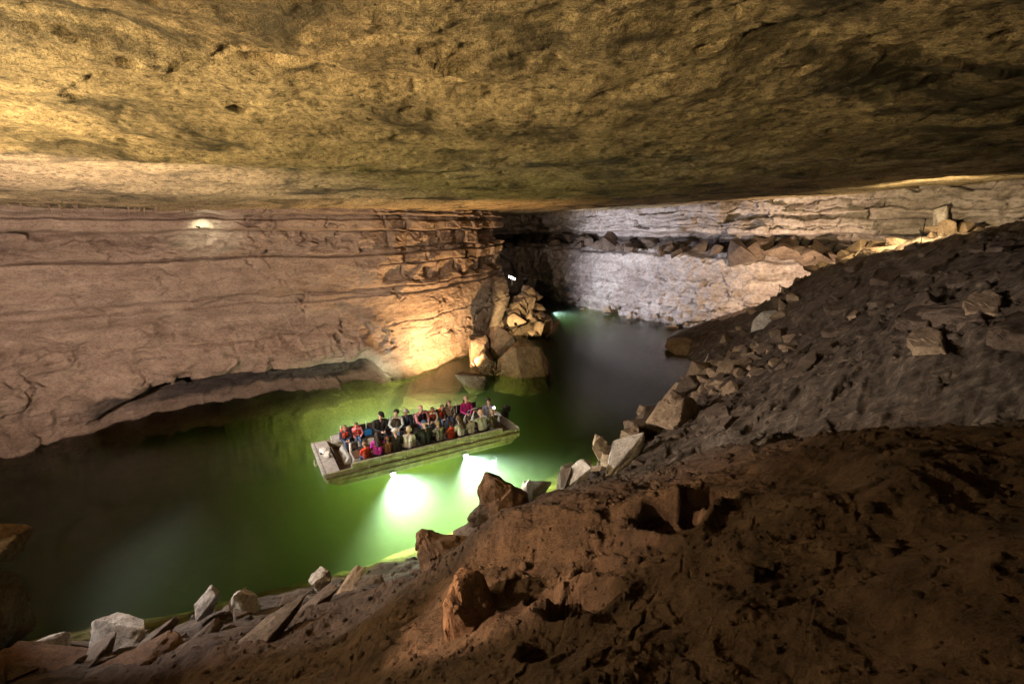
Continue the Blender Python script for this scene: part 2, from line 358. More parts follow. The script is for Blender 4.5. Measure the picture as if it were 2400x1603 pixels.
def far_fn(S, X, Y, Z):
    A = np.stack([S, 0 * S, Z], 1)
    wz = Z + 0.45 * fbm(A * np.array((0.16, 1, 0.2)), 4, 104) + 0.06 * fbm(A * np.array((0.9, 1, 0.8)), 3, 114)
    o = beds(wz, [2.2, 4.6, 6.4, 8.6, 9.3, 10.2], [0.3, 0.15, 0.1, 0.0, 0.55, 0.45, 0.7], [0, 0.1, 0.1, 0.25, 0.25, 0.25], 0.06)
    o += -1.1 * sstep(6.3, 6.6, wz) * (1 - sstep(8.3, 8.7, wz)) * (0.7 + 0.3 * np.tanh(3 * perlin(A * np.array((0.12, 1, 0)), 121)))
    up = sstep(6.3, 6.9, wz)
    fb, feb = blocks(S + 0.5 * fbm(A * 0.7, 4, 188), wz + 0.32 * fbm(A * 0.45, 4, 189), 0.7, 2.6, 135, 0.6)
    o += up * (1 + 1.3 * sstep(52, 62, S)) * (0.55 * fb - 0.22 * (1 - sstep(0.0, 0.07, feb)))
    fb, feb = facets(A * np.array((0.35, 1, 0.7)) + 0.3 * fbm(A * 0.6, 3, 148)[:, None], 145, 0.8)
    o += (1 - up) * 0.3 * fb
    lowr = 1 - sstep(2.5, 4.5, wz)
    fb, feb = facets(A * np.array((0.9, 1, 1.6)) + 0.3 * fbm(A * 0.9, 3, 158)[:, None], 155, 0.9)
    o += lowr * 0.38 * fb * sstep(8, 15, S - 28)
    o += (3.0 - Z).clip(0) * 0.35 * sstep(38, 56, S) 
    o += 0.6 * fbm(A * np.array((0.08, 1, 0.15)), 3, 162) + 0.14 * fbm(A * 1.3, 4, 163, 0.6)
    return o, np.zeros_like(Z)
FAR = [(-30, 76), (-14, 72), (-5, 69.5), (2.9, 66), (10, 55), (17.6, 45.2), (24, 39), (31, 32), (38, 23), (46, 8), (48, -10)]
wall_far = wall('cave_wall', FAR, np.linspace(-4, 13.2, 230), lambda T: np.unique(np.concatenate([np.linspace(0, 18, 30), np.linspace(18, 84, 760), np.linspace(84, T, 40)])), far_fn, M_FAR, 'pale grey layered rock wall at the far end of the lake')
# ------------------------------------------------------------------ lake bed, banks and near hillside: one sheet
CT = [(-11.7, 9.0, 0), (-8.3, 9.7, 0.0), (-4.2, 11.5, 0.0), (-1.4, 12.9, 0.0), (1.4, 15.3, 0.0), (5.3, 19.7, 0.0), (9.9, 26.4, 0), (12.8, 31.5, 0), (13, 38.7, 0), (17.0, 43.6, 0.3),
      (-8, 12.5, -1.6), (-3, 15, -1.6), (0.2, 17.5, -1.4), (3, 21.5, -1.8), (7, 28, -2.5), (9, 36, -2.6), (-10, 20, -7), (-18, 12, -6), (-3, 24, -5.5), (3, 32, -6), (4, 50, -5), (-16, 20.5, -4.5), (-5, 27, -2.2), (2, 64, -3), (-20, 5, -2.5),
      (-5.7, 7.56, 1.8), (-6.4, 6.5, 2.0), (-9.7, 7.3, 1.0), (-3.2, 7.65, 2.3), (-2.1, 10, 1.4), (-2.6, 4.75, 4.0), (-12, 2, 2.5),
      (-0.4, 3.45, 5.6), (0, 5.3, 5.0), (-0.4, 7.2, 4.5), (0.9, 8.8, 4.2), (0.92, 2.8, 6.3), (1.6, 5.2, 5.55), (2.9, 3.5, 6.7), (1.9, 2.16, 7.0), (3.66, 3.0, 7.15), (2.5, 1.9, 7.25), (2.9, 9.75, 4.0), (4.3, 8.9, 5.0), (5.6, 7.25, 6.0), (7, 6.1, 6.8), (0, 0, 7.7), (0, -4, 7.8), (6, -4, 8), (-6, -4, 6.5),
      (4.4, 15.2, 1.4), (7.0, 12.4, 3.5), (9.7, 10.2, 5.0), (9.8, 13.2, 5), (10.7, 19.1, 3.0), (7.1, 15.0, 2.6), (11.7, 14.3, 6), (12, 11, 6.8), (15.9, 17.9, 6.8), (15.9, 15, 7.9), (14.5, 24.5, 3.5), (15.5, 31.0, 2.6), (17.8, 31.2, 5.0), (22, 30.8, 7.5), (26, 25, 9.4), (21, 35, 4.6), (22, 22, 8.4), (30, 18, 10.5), (18, 8, 9.5), (35, 5, 12), (26, 32, 7.6), (40, 15, 12)]
ground = tps(CT, 0.02)
def terrain_z(x, y, fine=True):
    P = np.stack([x, y, 0 * x], 1)
    z = ground(x, y)
    z = np.maximum(z, -8.0)
    land = sstep(-0.6, 1.0, z)
    r = np.hypot(x, y)
    slope = sstep(9, 14, r)                      # far dark slope; the near hillside is muddier
    # striations that run down the slope towards the water
    c_, s_ = math.cos(0.75), math.sin(0.75)
    u = x * c_ + y * s_; v = -x * s_ + y * c_
    st = np.stack([u * 0.35, v * 1.3, 0 * u], 1)
    z = z + land * slope * (0.13 * ridged(st, 4, 201) - 0.07)
    fh, fe = facets(np.stack([u * 0.35, v * 0.7, 0 * u], 1) + 0.3 * fbm(P * 0.5, 3, 211)[:, None], 213, 0.8)
    z = z + land * slope * 0.13 * fh
    ph = z * 1.5 + 0.8 * fbm(st * 0.6, 3, 214); ph = ph - np.floor(ph)
    z = z + land * slope * 0.13 * (sstep(0.0, 0.25, ph) - ph)
    z = z + 0.30 * fbm(P * 0.33, 3, 221) * (0.4 + 0.6 * land)
    fh, fe = facets(P * 0.9 + 0.4 * fbm(P * 0.8, 3, 231)[:, None], 233, 0.8)
    nearm = land * (1 - slope)
    z = z + nearm * (0.045 * fh + 0.13 * fbm(P * 0.9, 4, 235, 0.5))
    z = z + nearm * 0.02 * ridged(P * 1.6, 3, 237)
    ck, ce = facets(P * 1.25 + 0.25 * fbm(P * 2.5, 3, 239)[:, None], 240, 0.1)
    z = z - nearm * 0.05 * (1 - sstep(0.0, 0.04, ce)) * sstep(-0.1, 0.4, perlin(P * 0.6, 242))
    # scooped holes in the clay
    for hx, hy, hr, hd in ((2.05, 5.5, 0.5, 0.38), (2.65, 5.75, 0.38, 0.3), (0.7, 4.3, 0.38, 0.28), (0.25, 3.5, 0.22, 0.2), (1.0, 5.0, 0.25, 0.16), (0.35, 4.7, 0.2, 0.14)):
        d = np.hypot(x - hx, y - hy) / hr + 0.35 * perlin(P * 2.2, 241)
        z = z - hd * (1 - sstep(0.55, 1.0, d)) + 0.25 * hd * gauss(d, 1.15, 0.2)
    z = z + 0.16 * (1 - land) * fbm(P * 0.8, 4, 251)
    if fine:
        z = z + 0.035 * fbm(P * 3.1, 4, 261, 0.6) * land + 0.012 * fbm(P * 11, 3, 262, 0.6) * nearm
    return z
X, Y = polar(720, 70, 1.0, 62, 620, 50)
zt = terrain_z(X.ravel(), Y.ravel()).reshape(X.shape)
M_GROUND = None
def ground_mat():
    """clay near the camera path, dark mudstone on the far slope, pale silt under water: picked by where the ground is"""
    m, nt, N, L, b = nodes_of('bank_mud')
    g = N.new('ShaderNodeNewGeometry'); pos = g.outputs['Position']
    sx = N.new('ShaderNodeSeparateXYZ'); L.new(pos, sx.inputs[0])
    n1 = noise_n(nt, pos, 0.5, 5, 0.6, 0.5); n2 = noise_n(nt, pos, 2.2, 8, 0.68, 0.2); n3 = noise_n(nt, pos, 11, 8, 0.75); n4 = noise_n(nt, pos, 45, 3, 0.7)
    mp = N.new('ShaderNodeMapping'); mp.inputs['Rotation'].default_value = (0, 0, R(-43)); mp.inputs['Scale'].default_value = (0.35, 2.6, 2)
    L.new(pos, mp.inputs[0]); ns = noise_n(nt, mp.outputs[0], 1.6, 8, 0.7, 0.3)
    clay = ramp(nt, n2, [(0.3, (0.03, 0.016, 0.010)), (0.5, (0.075, 0.043, 0.027)), (0.7, (0.13, 0.080, 0.052))])
    slope = ramp(nt, ns, [(0.3, (0.03, 0.021, 0.016)), (0.50, (0.10, 0.074, 0.058)), (0.60, (0.17, 0.13, 0.103)), (0.70, (0.34, 0.275, 0.22))])
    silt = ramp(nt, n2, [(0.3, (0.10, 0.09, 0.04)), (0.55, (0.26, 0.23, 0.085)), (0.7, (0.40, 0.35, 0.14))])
    ln = N.new('ShaderNodeVectorMath'); ln.operation = 'LENGTH'
    cx = N.new('ShaderNodeCombineXYZ'); L.new(sx.outputs[0], cx.inputs[0]); L.new(sx.outputs[1], cx.inputs[1]); L.new(cx.outputs[0], ln.inputs[0])
    f = mth(nt, 'MULTIPLY', mth(nt, 'SUBTRACT', mth(nt, 'ADD', ln.outputs['Value'], mth(nt, 'MULTIPLY', n1, 3.0)), 10.6), 0.55, True)
    c = mixc(nt, f, clay, slope)
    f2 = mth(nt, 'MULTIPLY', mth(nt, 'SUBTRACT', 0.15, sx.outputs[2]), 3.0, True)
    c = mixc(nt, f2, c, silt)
    c = mixc(nt, 0.6, c, ramp(nt, n3, [(0.32, (0.4, 0.4, 0.4)), (0.5, (1, 1, 1)), (0.75, (1.25, 1.25, 1.25))]), 'MULTIPLY')
    c = mixc(nt, 0.4, c, ramp(nt, n4, [(0.35, (0.45, 0.45, 0.45)), (0.6, (1.15, 1.15, 1.15))]), 'MULTIPLY')
    L.new(c, b.inputs['Base Color']); b.inputs['Roughness'].default_value = 0.75; b.inputs['Specular IOR Level'].default_value = 0.3
    h = mth(nt, 'ADD', mth(nt, 'MULTIPLY', n3, 0.6), mth(nt, 'ADD', mth(nt, 'ADD', n2, mth(nt, 'MULTIPLY', ns, 1.2)), mth(nt, 'MULTIPLY', n4, 0.15)))
    bp = N.new('ShaderNodeBump'); bp.inputs['Strength'].default_value = 0.8; bp.inputs['Distance'].default_value = 0.14
    L.new(h, bp.inputs['Height']); L.new(bp.outputs[0], b.inputs['Normal'])
    return m
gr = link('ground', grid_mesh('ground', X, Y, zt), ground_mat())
tag(gr, 'muddy brown bank and lake bed sloping from the near hillside down to the water', kind='structure')
# ------------------------------------------------------------------ water
def water_mat():
    m = bpy.data.materials.new('green_water'); m.use_nodes = True; nt = m.node_tree; N, L = nt.nodes, nt.links
    N.remove(N['Principled BSDF']); out = N['Material Output']
    g = N.new('ShaderNodeNewGeometry')
    mp = N.new('ShaderNodeMapping'); mp.inputs['Scale'].default_value = (1, 1.5, 1); L.new(g.outputs['Position'], mp.inputs[0])
    n = noise_n(nt, mp.outputs[0], 2.4, 4, 0.55, 0.4); n2 = noise_n(nt, mp.outputs[0], 0.5, 2, 0.5)
    bp = N.new('ShaderNodeBump'); bp.inputs['Strength'].default_value = 0.8; bp.inputs['Distance'].default_value = 0.03
    L.new(mth(nt, 'MULTIPLY', n, mth(nt, 'ADD', n2, 0.2)), bp.inputs['Height'])
    fr = N.new('ShaderNodeFresnel'); fr.inputs['IOR'].default_value = 1.33; L.new(bp.outputs[0], fr.inputs['Normal'])
    gl = N.new('ShaderNodeBsdfGlossy'); gl.inputs['Roughness'].default_value = 0.06; L.new(bp.outputs[0], gl.inputs['Normal'])
    tr = N.new('ShaderNodeBsdfTransparent'); mx = N.new('ShaderNodeMixShader')
    L.new(fr.outputs[0], mx.inputs[0]); L.new(tr.outputs[0], mx.inputs[1]); L.new(gl.outputs[0], mx.inputs[2]); L.new(mx.outputs[0], out.inputs['Surface'])
    vs = N.new('ShaderNodeVolumeScatter'); vs.inputs['Color'].default_value = (0.72, 1.0, 0.97, 1); vs.inputs['Density'].default_value = 0.055; vs.inputs['Anisotropy'].default_value = 0.2
    va = N.new('ShaderNodeVolumeAbsorption'); va.inputs['Color'].default_value = (0.755, 0.81, 0.53, 1); va.inputs['Density'].default_value = 0.68
    ad = N.new('ShaderNodeAddShader'); L.new(vs.outputs[0], ad.inputs[0]); L.new(va.outputs[0], ad.inputs[1]); L.new(ad.outputs[0], out.inputs['Volume'])
    return m
bm = bmesh.new(); bmesh.ops.create_cube(bm, size=1, matrix=Matrix.Translation((0, 40, -4.75)) @ Matrix.Diagonal((100, 110, 9.5, 1)))
me = bpy.data.meshes.new('water'); bm.to_mesh(me); bm.free()
tag(link('water', me, water_mat()), 'still green lake water filling the cavern floor', kind='structure')
def bxs(bm, x0, x1, y0, y1, z0, z1, rz=0.0):
    r = bmesh.ops.create_cube(bm, size=1, matrix=Matrix.Translation(((x0 + x1) / 2, (y0 + y1) / 2, (z0 + z1) / 2)) @ Matrix.Rotation(rz, 4, 'Z') @ Matrix.Diagonal((abs(x1 - x0), abs(y1 - y0), abs(z1 - z0), 1)))
    return r['verts']
def prism(bm, prof, y0, y1):
    a = [bm.verts.new((x, y0, z)) for x, z in prof]; b = [bm.verts.new((x, y1, z)) for x, z in prof]; n = len(prof)
    bm.faces.new(a); bm.faces.new(b[::-1])
    for i in range(n): bm.faces.new((a[i], b[i], b[(i + 1) % n], a[(i + 1) % n]))
def tube(bm, pts, r, n=8, closed=False):
    pts = [Vector(p) for p in pts]; rings = []; m = len(pts)
    for i, p in enumerate(pts):
        if closed: t = pts[(i + 1) % m] - pts[i - 1]
        else: t = pts[min(i + 1, m - 1)] - pts[max(i - 1, 0)]
        t.normalize(); u = t.orthogonal() if abs(t.z) > 0.9 else t.cross(Vector((0, 0, 1))); u.normalize(); v = t.cross(u)
        rr = r[i] if isinstance(r, (list, tuple)) else r
        rings.append([bm.verts.new(p + (u * math.cos(k * 2 * math.pi / n) + v * math.sin(k * 2 * math.pi / n)) * rr) for k in range(n)])
    for i in range(m if closed else m - 1):
        A, B = rings[i], rings[(i + 1) % m]
        for k in range(n): bm.faces.new((A[k], A[(k + 1) % n], B[(k + 1) % n], B[k]))
    if not closed: bm.faces.new(rings[0][::-1]); bm.faces.new(rings[-1])
def fin(name, bm, mat, parent=None, bevel=0.0, smooth=False, loc=None):
    if bevel:
        bmesh.ops.bevel(bm, geom=list(bm.edges), offset=bevel, segments=1, affect='EDGES', profile=0.7)
    bmesh.ops.recalc_face_normals(bm, faces=bm.faces)
    me = bpy.data.meshes.new(name); bm.to_mesh(me); bm.free()
    if smooth: me.polygons.foreach_set('use_smooth', [True] * len(me.polygons))
    return link(name, me, mat, parent, loc=loc)
for s_ in (2.5, 5.65):
    for t_, dy in ((-0.16, -1), (3.24, 1)):
        a_ = R(29.8); ex = Vector((math.cos(a_), math.sin(a_), 0)); ey = Vector((-math.sin(a_), math.cos(a_), 0))
        p = Vector((-6.96, 16.2, -0.19)) + ex * s_ + ey * t_
        spot(p, p + ey * dy + ex * 0.3 + Vector((0, 0, -0.75)), 7200, (0.88, 1.0, 0.95), 130, 1.0, 0.07, None)
# ------------------------------------------------------------------ boulders and slabs, each one its own object
M_PALE = rock_mat('pale_boulder_rock', (0.62, 0.57, 0.53), (0.48, 0.43, 0.39), (0.2, 0.165, 0.14), big=0.6, med=2.2, fine=11, bump=0.6, bump_d=0.02, grain=0.35)
M_TAN = rock_mat('tan_boulder_rock', (0.42, 0.32, 0.22), (0.28, 0.20, 0.14), (0.13, 0.09, 0.06), big=0.6, med=2.0, fine=10, bump=0.6, bump_d=0.02, grain=0.35)
M_DARKR = rock_mat('dark_boulder_rock', (0.19, 0.145, 0.115), (0.115, 0.082, 0.063), (0.055, 0.038, 0.03), big=0.6, med=2.0, fine=10, bump=0.7, bump_d=0.02, grain=0.35)
M_CLAYR = rock_mat('clay_boulder_rock', (0.20, 0.115, 0.068), (0.13, 0.072, 0.042), (0.06, 0.032, 0.02), big=0.6, med=2.5, fine=12, bump=0.7, bump_d=0.015, grain=0.35)
def hull_mesh(pts, sub, rough, seed, name='rock', fine=2.2, sharp=28):
    bm = bmesh.new(); vs = [bm.verts.new(p) for p in pts]
    r = bmesh.ops.convex_hull(bm, input=vs, use_existing_faces=False)
    bmesh.ops.delete(bm, geom=list({g for g in r['geom_interior'] + r['geom_unused'] if isinstance(g, bmesh.types.BMVert)}), context='VERTS')
    bmesh.ops.recalc_face_normals(bm, faces=bm.faces)
    if sub:
        bmesh.ops.bevel(bm, geom=list(bm.edges), offset=0.035, segments=1, affect='EDGES')
        bmesh.ops.triangulate(bm, faces=bm.faces)
        for _ in range(sub):
            bmesh.ops.subdivide_edges(bm, edges=[e for e in bm.edges if e.calc_length() > 0.12 / (1 + 0.3 * sub)], cuts=1, use_grid_fill=True)
            bmesh.ops.triangulate(bm, faces=[f for f in bm.faces if len(f.verts) > 3])
    bm.normal_update()
    V = np.array([v.co[:] for v in bm.verts], np.float64); Nn_ = np.array([v.normal[:] for v in bm.verts])
    fh, fe = facets(V * 1.9 + seed % 31, seed % 53, 0.7)
    V = V + Nn_ * (rough * fbm(V * fine + seed, 4, seed % 97, 0.6) + 1.1 * rough * fh)[:, None]
    for v, c in zip(bm.verts, V): v.co = c
    bm.normal_update()
    for f in bm.faces: f.smooth = True
    for e in bm.edges:
        if len(e.link_faces) == 2 and e.calc_face_angle(0) > R(sharp): e.smooth = False
    me = bpy.data.meshes.new(name); bm.to_mesh(me); bm.free(); return me
def rock_mesh(seed, sub=4, cuts=11, rough=0.035):
    rg = random.Random(seed); pts = []
    while len(pts) < cuts + 3:
        p = Vector((rg.uniform(-1, 1), rg.uniform(-1, 1), rg.uniform(-1, 1)))
        m = max(abs(c) for c in p)
        if p.length < 1.25 * 1: pts.append(p / m * rg.uniform(0.78, 1.0) if rg.random() < 0.75 else p)
    pts = [p if p.length < 1.35 else p * (1.35 / p.length) for p in pts]
    return hull_mesh(pts, sub, rough, seed)
def hero(name, loc, size, rot, mat, label, seed, sub=4, cuts=12, group=None, cat='rock', rough=0.035):
    o = link(name, rock_mesh(seed, sub, cuts, rough=rough), mat, None, loc, tuple(R(a) for a in rot), size)
    return tag(o, label, cat, group, 'thing')
H_ = hero
# left edge of the picture, close to the camera
H_('boulder', (-8.25, 6.1, 3.5), (0.6, 0.6, 1.25), (0, 6, 20), M_DARKR, 'tall dark boulder standing at the left edge under two others', 401, group='stacked boulders at the left edge')
H_('boulder', (-8.1, 6.3, 4.85), (0.72, 0.5, 0.33), (0, 14, 15), M_DARKR, 'wedge shaped brown boulder lying on the tall boulder at the left edge', 402, group='stacked boulders at the left edge')
H_('boulder', (-8.3, 6.35, 5.4), (0.40, 0.38, 0.32), (0, 0, 40), M_DARKR, 'small round brown boulder topmost at the left edge', 403, group='stacked boulders at the left edge')
# clay spur and rocks in the middle foreground
o = link('boulder', hull_mesh([(-0.62, -0.1, -1.2), (-0.66, 0.3, 0.2), (-0.62, -0.2, 0.62), (-0.50, 0.1, 0.93), (-0.20, -0.25, 0.80), (-0.05, 0.3, 0.62), (0.55, -0.2, 0.42), (0.60, 0.3, 0.2), (0.35, -0.5, -0.35), (-0.15, -0.65, -0.2), (0.9, -0.3, -1.2), (0.2, -0.9, -1.3), (0.7, 0.6, -1.2), (-0.4, 0.6, -1.2)], 4, 0.05, 411), M_CLAYR, None, (-0.2, 10.8, 2.6))
tag(o, 'orange brown pointed rock rising against the glowing green water', 'rock', None, 'thing')
H_('boulder', (-0.75, 10.6, 2.45), (0.42, 0.4, 0.5), (5, 0, 60), M_DARKR, 'dark knobbly rock just left of the pointed orange rock', 412)
H_('boulder', (-0.95, 10.4, 1.7), (0.6, 0.5, 0.7), (5, 20, 10), M_DARKR, 'dark rock below the knobbly rock at the waterside', 413)
H_('boulder', (-1.15, 7.7, 3.4), (0.66, 0.6, 0.55), (10, 8, 25), M_CLAYR, 'rough reddish clay block at the edge of the near hillside', 414, rough=0.07)
o = link('boulder', hull_mesh([(-0.26, -0.3, 0.62), (-0.16, 0.3, 0.66), (0.12, 0.2, 0.62), (0.30, -0.2, 0.40), (-0.32, -0.35, -1.4), (-0.30, 0.5, -1.4), (0.42, -0.3, -1.4), (0.45, 0.5, -1.4), (0.02, -0.42, 0.3), (0.05, -0.5, -1.4)], 4, 0.05, 415), M_CLAYR, None, (-0.48, 4.75, 4.85))
tag(o, 'tall tan block with a lit flat face at the bottom of the picture', 'rock', None, 'thing')
# pale rocks of the near shore, left to right
NS = 'pale rocks along the near shore'
H_('boulder', (-10.0, 8.5, 0.65), (0.42, 0.35, 0.22), (0, -8, 10), M_PALE, 'small pale rock half hidden, furthest left on the near shore', 421, group=NS)
H_('boulder', (-8.65, 8.6, 0.85), (0.85, 0.45, 0.45), (0, 18, -12), M_PALE, 'broad white angular rock at the near shore, lower left', 422, group=NS, cuts=9)
H_('boulder', (-6.9, 9.2, 1.1), (0.32, 0.3, 0.5), (8, 10, 30), M_PALE, 'left one of two upright white rocks by the water', 423, group=NS, cuts=9)
H_('boulder', (-6.1, 9.15, 1.05), (0.36, 0.3, 0.48), (-6, -14, 10), M_PALE, 'right one of two upright white rocks by the water', 424, group=NS, cuts=9)
H_('boulder', (-4.75, 10.2, 0.8), (0.36, 0.34, 0.38), (0, 0, 50), M_PALE, 'ragged pale rock beside the tilted plank like slab', 425, group=NS, rough=0.09)
SL = 'dark slabs on the near shore'
H_('slab', (-9.7, 7.7, 0.75), (1.3, 0.8, 0.3), (4, 6, 12), M_CLAYR, 'low brown slab in the lower left corner', 431, group=SL)
H_('slab', (-7.6, 8.2, 0.9), (0.75, 0.22, 0.2), (0, -30, 38), M_DARKR, 'dark slab leaning behind the broad white rock', 432, group=SL)
H_('slab', (-6.45, 8.0, 1.15), (0.7, 0.25, 0.22), (6, -36, 42), M_DARKR, 'dark slab leaning below the two upright white rocks', 433, group=SL)
H_('slab', (-7.2, 7.1, 1.3), (1.2, 0.6, 0.4), (0, -12, 35), M_CLAYR, 'brown mound of rock under the leaning slabs', 434, group=SL)
H_('slab', (-4.6, 8.5, 1.3), (1.0, 0.22, 0.15), (10, -24, 42), M_DARKR, 'long dark slab running diagonally down the near bank', 435, group=SL)
H_('slab', (-3.95, 9.7, 1.05), (0.65, 0.18, 0.13), (0, -38, 44), M_TAN, 'tilted plank like slab pointing up at the water edge', 436, group=SL)
H_('slab', (-4.7, 6.6, 2.35), (1.5, 0.35, 0.2), (14, -22, 44), M_DARKR, 'long low slab in front, running out of the picture at the bottom', 437, group=SL)
H_('slab', (-3.3, 9.5, 1.2), (0.4, 0.36, 0.3), (0, 0, 10), M_DARKR, 'squat grey rock to the right of the tilted slab', 438, group=SL)
# right bank, from near to far
RB = 'rocks along the right bank'
H_('boulder', (1.75, 14.9, 0.75), (0.18, 0.3, 0.80), (0, 16, 20), M_DARKR, 'thin dark stone standing upright in the water by the bank', 441, group=RB, cuts=8)
H_('boulder', (2.35, 15.0, 0.95), (0.50, 0.42, 0.85), (0, 22, 15), M_PALE, 'grey leaning rock beside the thin upright stone', 442, group=RB, cuts=9)
H_('boulder', (3.35, 17.0, 1.15), (0.34, 0.32, 0.62), (0, -10, 40), M_TAN, 'rounded upright grey stone next in the row on the bank', 443, group=RB)
H_('boulder', (3.85, 15.9, 1.25), (1.4, 0.55, 0.65), (0, -30, 35), M_PALE, 'long grey rock climbing the bank behind the upright stones', 444, group=RB, cuts=9)
H_('boulder', (4.9, 18.3, 1.0), (0.6, 0.5, 0.65), (10, 0, 70), M_TAN, 'blunt grey rock above the row of upright stones', 445, group=RB)
H_('boulder', (5.6, 19.3, 0.85), (0.8, 0.65, 0.75), (0, 10, 20), M_DARKR, 'dark glinting rock at the water edge', 446, group=RB)
H_('boulder', (7.0, 19.3, 1.55), (0.85, 2.1, 1.0), (-8, 10, -40), M_TAN, 'biggest tan boulder of the right bank, long and humped', 447, group=RB)
H_('boulder', (6.6, 21.5, 0.55), (0.7, 1.5, 0.7), (0, 0, -38), M_DARKR, 'dark boulder between the humped boulder and the water', 448, group=RB)
H_('boulder', (10.0, 25.3, 0.9), (0.9, 1.6, 0.85), (0, 10, -25), M_DARKR, 'dark split boulder with its foot in the water', 449, group=RB)
H_('slab', (11.6, 24.0, 1.9), (1.7, 0.95, 0.30), (14, -24, 40), M_TAN, 'tan slab with a flat face tilted towards the camera', 450, group=RB, cuts=9)
H_('boulder', (11.7, 22.0, 2.3), (0.6, 0.5, 0.6), (0, 10, 20), M_TAN, 'single tan rock on the slope below the tilted slab', 451, group=RB)
H_('slab', (12.9, 30.6, 0.45), (0.75, 0.35, 0.8), (20, 30, 45), M_PALE, 'pale triangular slab stuck in the water', 452, group=RB, cuts=6)
H_('slab', (13.8, 35.4, 0.30), (2.2, 1.5, 0.5), (12, 4, -10), M_TAN, 'flat tan slab lying half in the water', 453, group=RB, cuts=9)
H_('boulder', (14.8, 31.3, 0.9), (1.0, 0.8, 0.75), (0, 0, 20), M_DARKR, 'dark brown block behind the pale triangular slab', 454, group=RB)
H_('slab', (15.9, 34.5, 1.15), (1.9, 1.0, 0.35), (0, -14, 10), M_DARKR, 'brown slab stacked behind the flat tan slab', 455, group=RB)
H_('slab', (15.4, 29.6, 3.4), (0.45, 0.5, 1.35), (10, 38, -10), M_PALE, 'clean pale slab leaning on the end of the dark ridge', 456, group=RB, cuts=8)
# rubble pile at the foot of the buttress
BP = 'boulders at the foot of the buttress'
o = link('boulder', hull_mesh([(-1.3, -0.5, -1.2), (2.3, -0.9, -1.2), (2.8, 1.6, -1.2), (-1.1, 1.6, -1.2), (-1.0, 0.1, 0.8), (0.1, -0.2, 1.7), (0.35, 0.7, 1.9), (1.6, 0.3, 1.55), (2.2, 0.6, 0.8), (0.55, -1.2, -0.5), (0.6, -1.3, -1.2)], 4, 0.05, 461), M_TAN, None, (0.1, 30.0, 0.15))
tag(o, 'largest boulder in the middle of the lake with one pale flat face', 'rock', BP, 'thing')
H_('boulder', (-0.9, 32.8, 1.2), (1.15, 1.2, 1.35), (0, 12, 30), M_TAN, 'tall cracked boulder behind the largest one', 462, group=BP)
H_('boulder', (-2.3, 32.3, 0.9), (1.0, 0.9, 1.25), (0, 0, 10), M_DARKR, 'rounded boulder leaning on the amber lit buttress', 463, group=BP)
H_('boulder', (-1.7, 30.4, 0.8), (0.75, 0.7, 0.85), (0, 0, 60), M_TAN, 'smaller boulder between the rounded one and the largest one', 464, group=BP)
H_('boulder', (-2.45, 27.75, 0.12), (1.15, 0.9, 0.65), (0, 8, -20), M_DARKR, 'grey flat topped boulder nearest the boat', 465, group=BP)
H_('boulder', (-4.4, 27.3, -0.8), (2.6, 1.3, 0.6), (0, 0, 30), M_DARKR, 'low rock mostly under the glowing water behind the boat', 466, group=BP)
# scatter helpers: meshes shared, every rock an object
LIB = [rock_mesh(500 + k, 1, 8, rough=0.05) for k in range(18)]
def scatter(n, place, size, mat, label, group, seed, cat='rock'):
    rg = random.Random(seed)
    for k in range(n):
        x, y, z = place(rg); s = rg.uniform(*size) * (1.0 if rg.random() < 0.8 else 1.6)
        me = LIB[rg.randrange(18)]
        key = (me.name, mat.name)
        if key not in _var: c = me.copy(); c.materials.clear(); c.materials.append(mat); _var[key] = c
        o = link('rock', _var[key], None, None, (x, y, z + s * 0.15), (rg.uniform(-0.6, 0.6), rg.uniform(-0.6, 0.6), rg.uniform(0, 6.3)), (s * rg.uniform(0.8, 1.5), s * rg.uniform(0.7, 1.1), s * rg.uniform(0.45, 0.95)))
        tag(o, label, cat, group, 'thing')
_var = {}
def tz(x, y): return float(terrain_z(np.array([x], float), np.array([y], float), False)[0])
def pile(rg):
    t = rg.random() ** 0.8; a = rg.uniform(0, 6.28); r = 2.9 * (1 - t) * rg.random() ** 0.4
    return 1.0 + 0.3 * t + r * math.cos(a), 40.6 + 2.4 * t + 1.1 * r * math.sin(a), 0.1 + 3.6 * t
scatter(70, pile, (0.35, 0.75), M_TAN, 'angular rock in the amber lit rubble pile beside the buttress', 'rocks of the lit rubble pile', 11)
core = link('mound', rock_mesh(700, 4, 12, rough=0.10), M_TAN, None, (1.2, 43.4, -0.3), (0, 0, 0.3), (2.4, 2.4, 3.6)); tag(core, 'dark mound under the lit rubble pile beside the buttress', 'mound', None, 'thing')
def bank1(rg):
    t = rg.random(); u = rg.random() ** 1.7 * 3.2; x = 8.6 + 7.0 * t + u * 0.9; y = 22.0 + 11.5 * t - u * 0.8 ; return x, y, tz(x, y)
scatter(40, bank1, (0.22, 0.55), M_DARKR, 'broken brown rock among the rubble on the right bank', 'rubble on the right bank', 22)
scatter(45, bank1, (0.22, 0.6), M_TAN, 'broken brown rock among the rubble on the right bank', 'rubble on the right bank', 12)
def bank2(rg):
    t = rg.random(); u = rg.random() ** 1.5 * 1.8; x = 2.2 + 6.5 * t + u * 0.7; y = 15.4 + 7.5 * t - u * 0.8; return x, y, tz(x, y)
scatter(24, bank2, (0.10, 0.30), M_DARKR, 'small dark stone among the bigger rocks of the right bank', 'small stones on the right bank', 13)
def shore(rg):
    t = rg.random(); x = -10.5 + 9.0 * t; y = 8.2 + 3.2 * t ** 1.3 - rg.random() * 1.2; return x, y, tz(x, y)
scatter(24, shore, (0.08, 0.24), M_DARKR, 'small dark stone on the near shore', 'small stones on the near shore', 14)
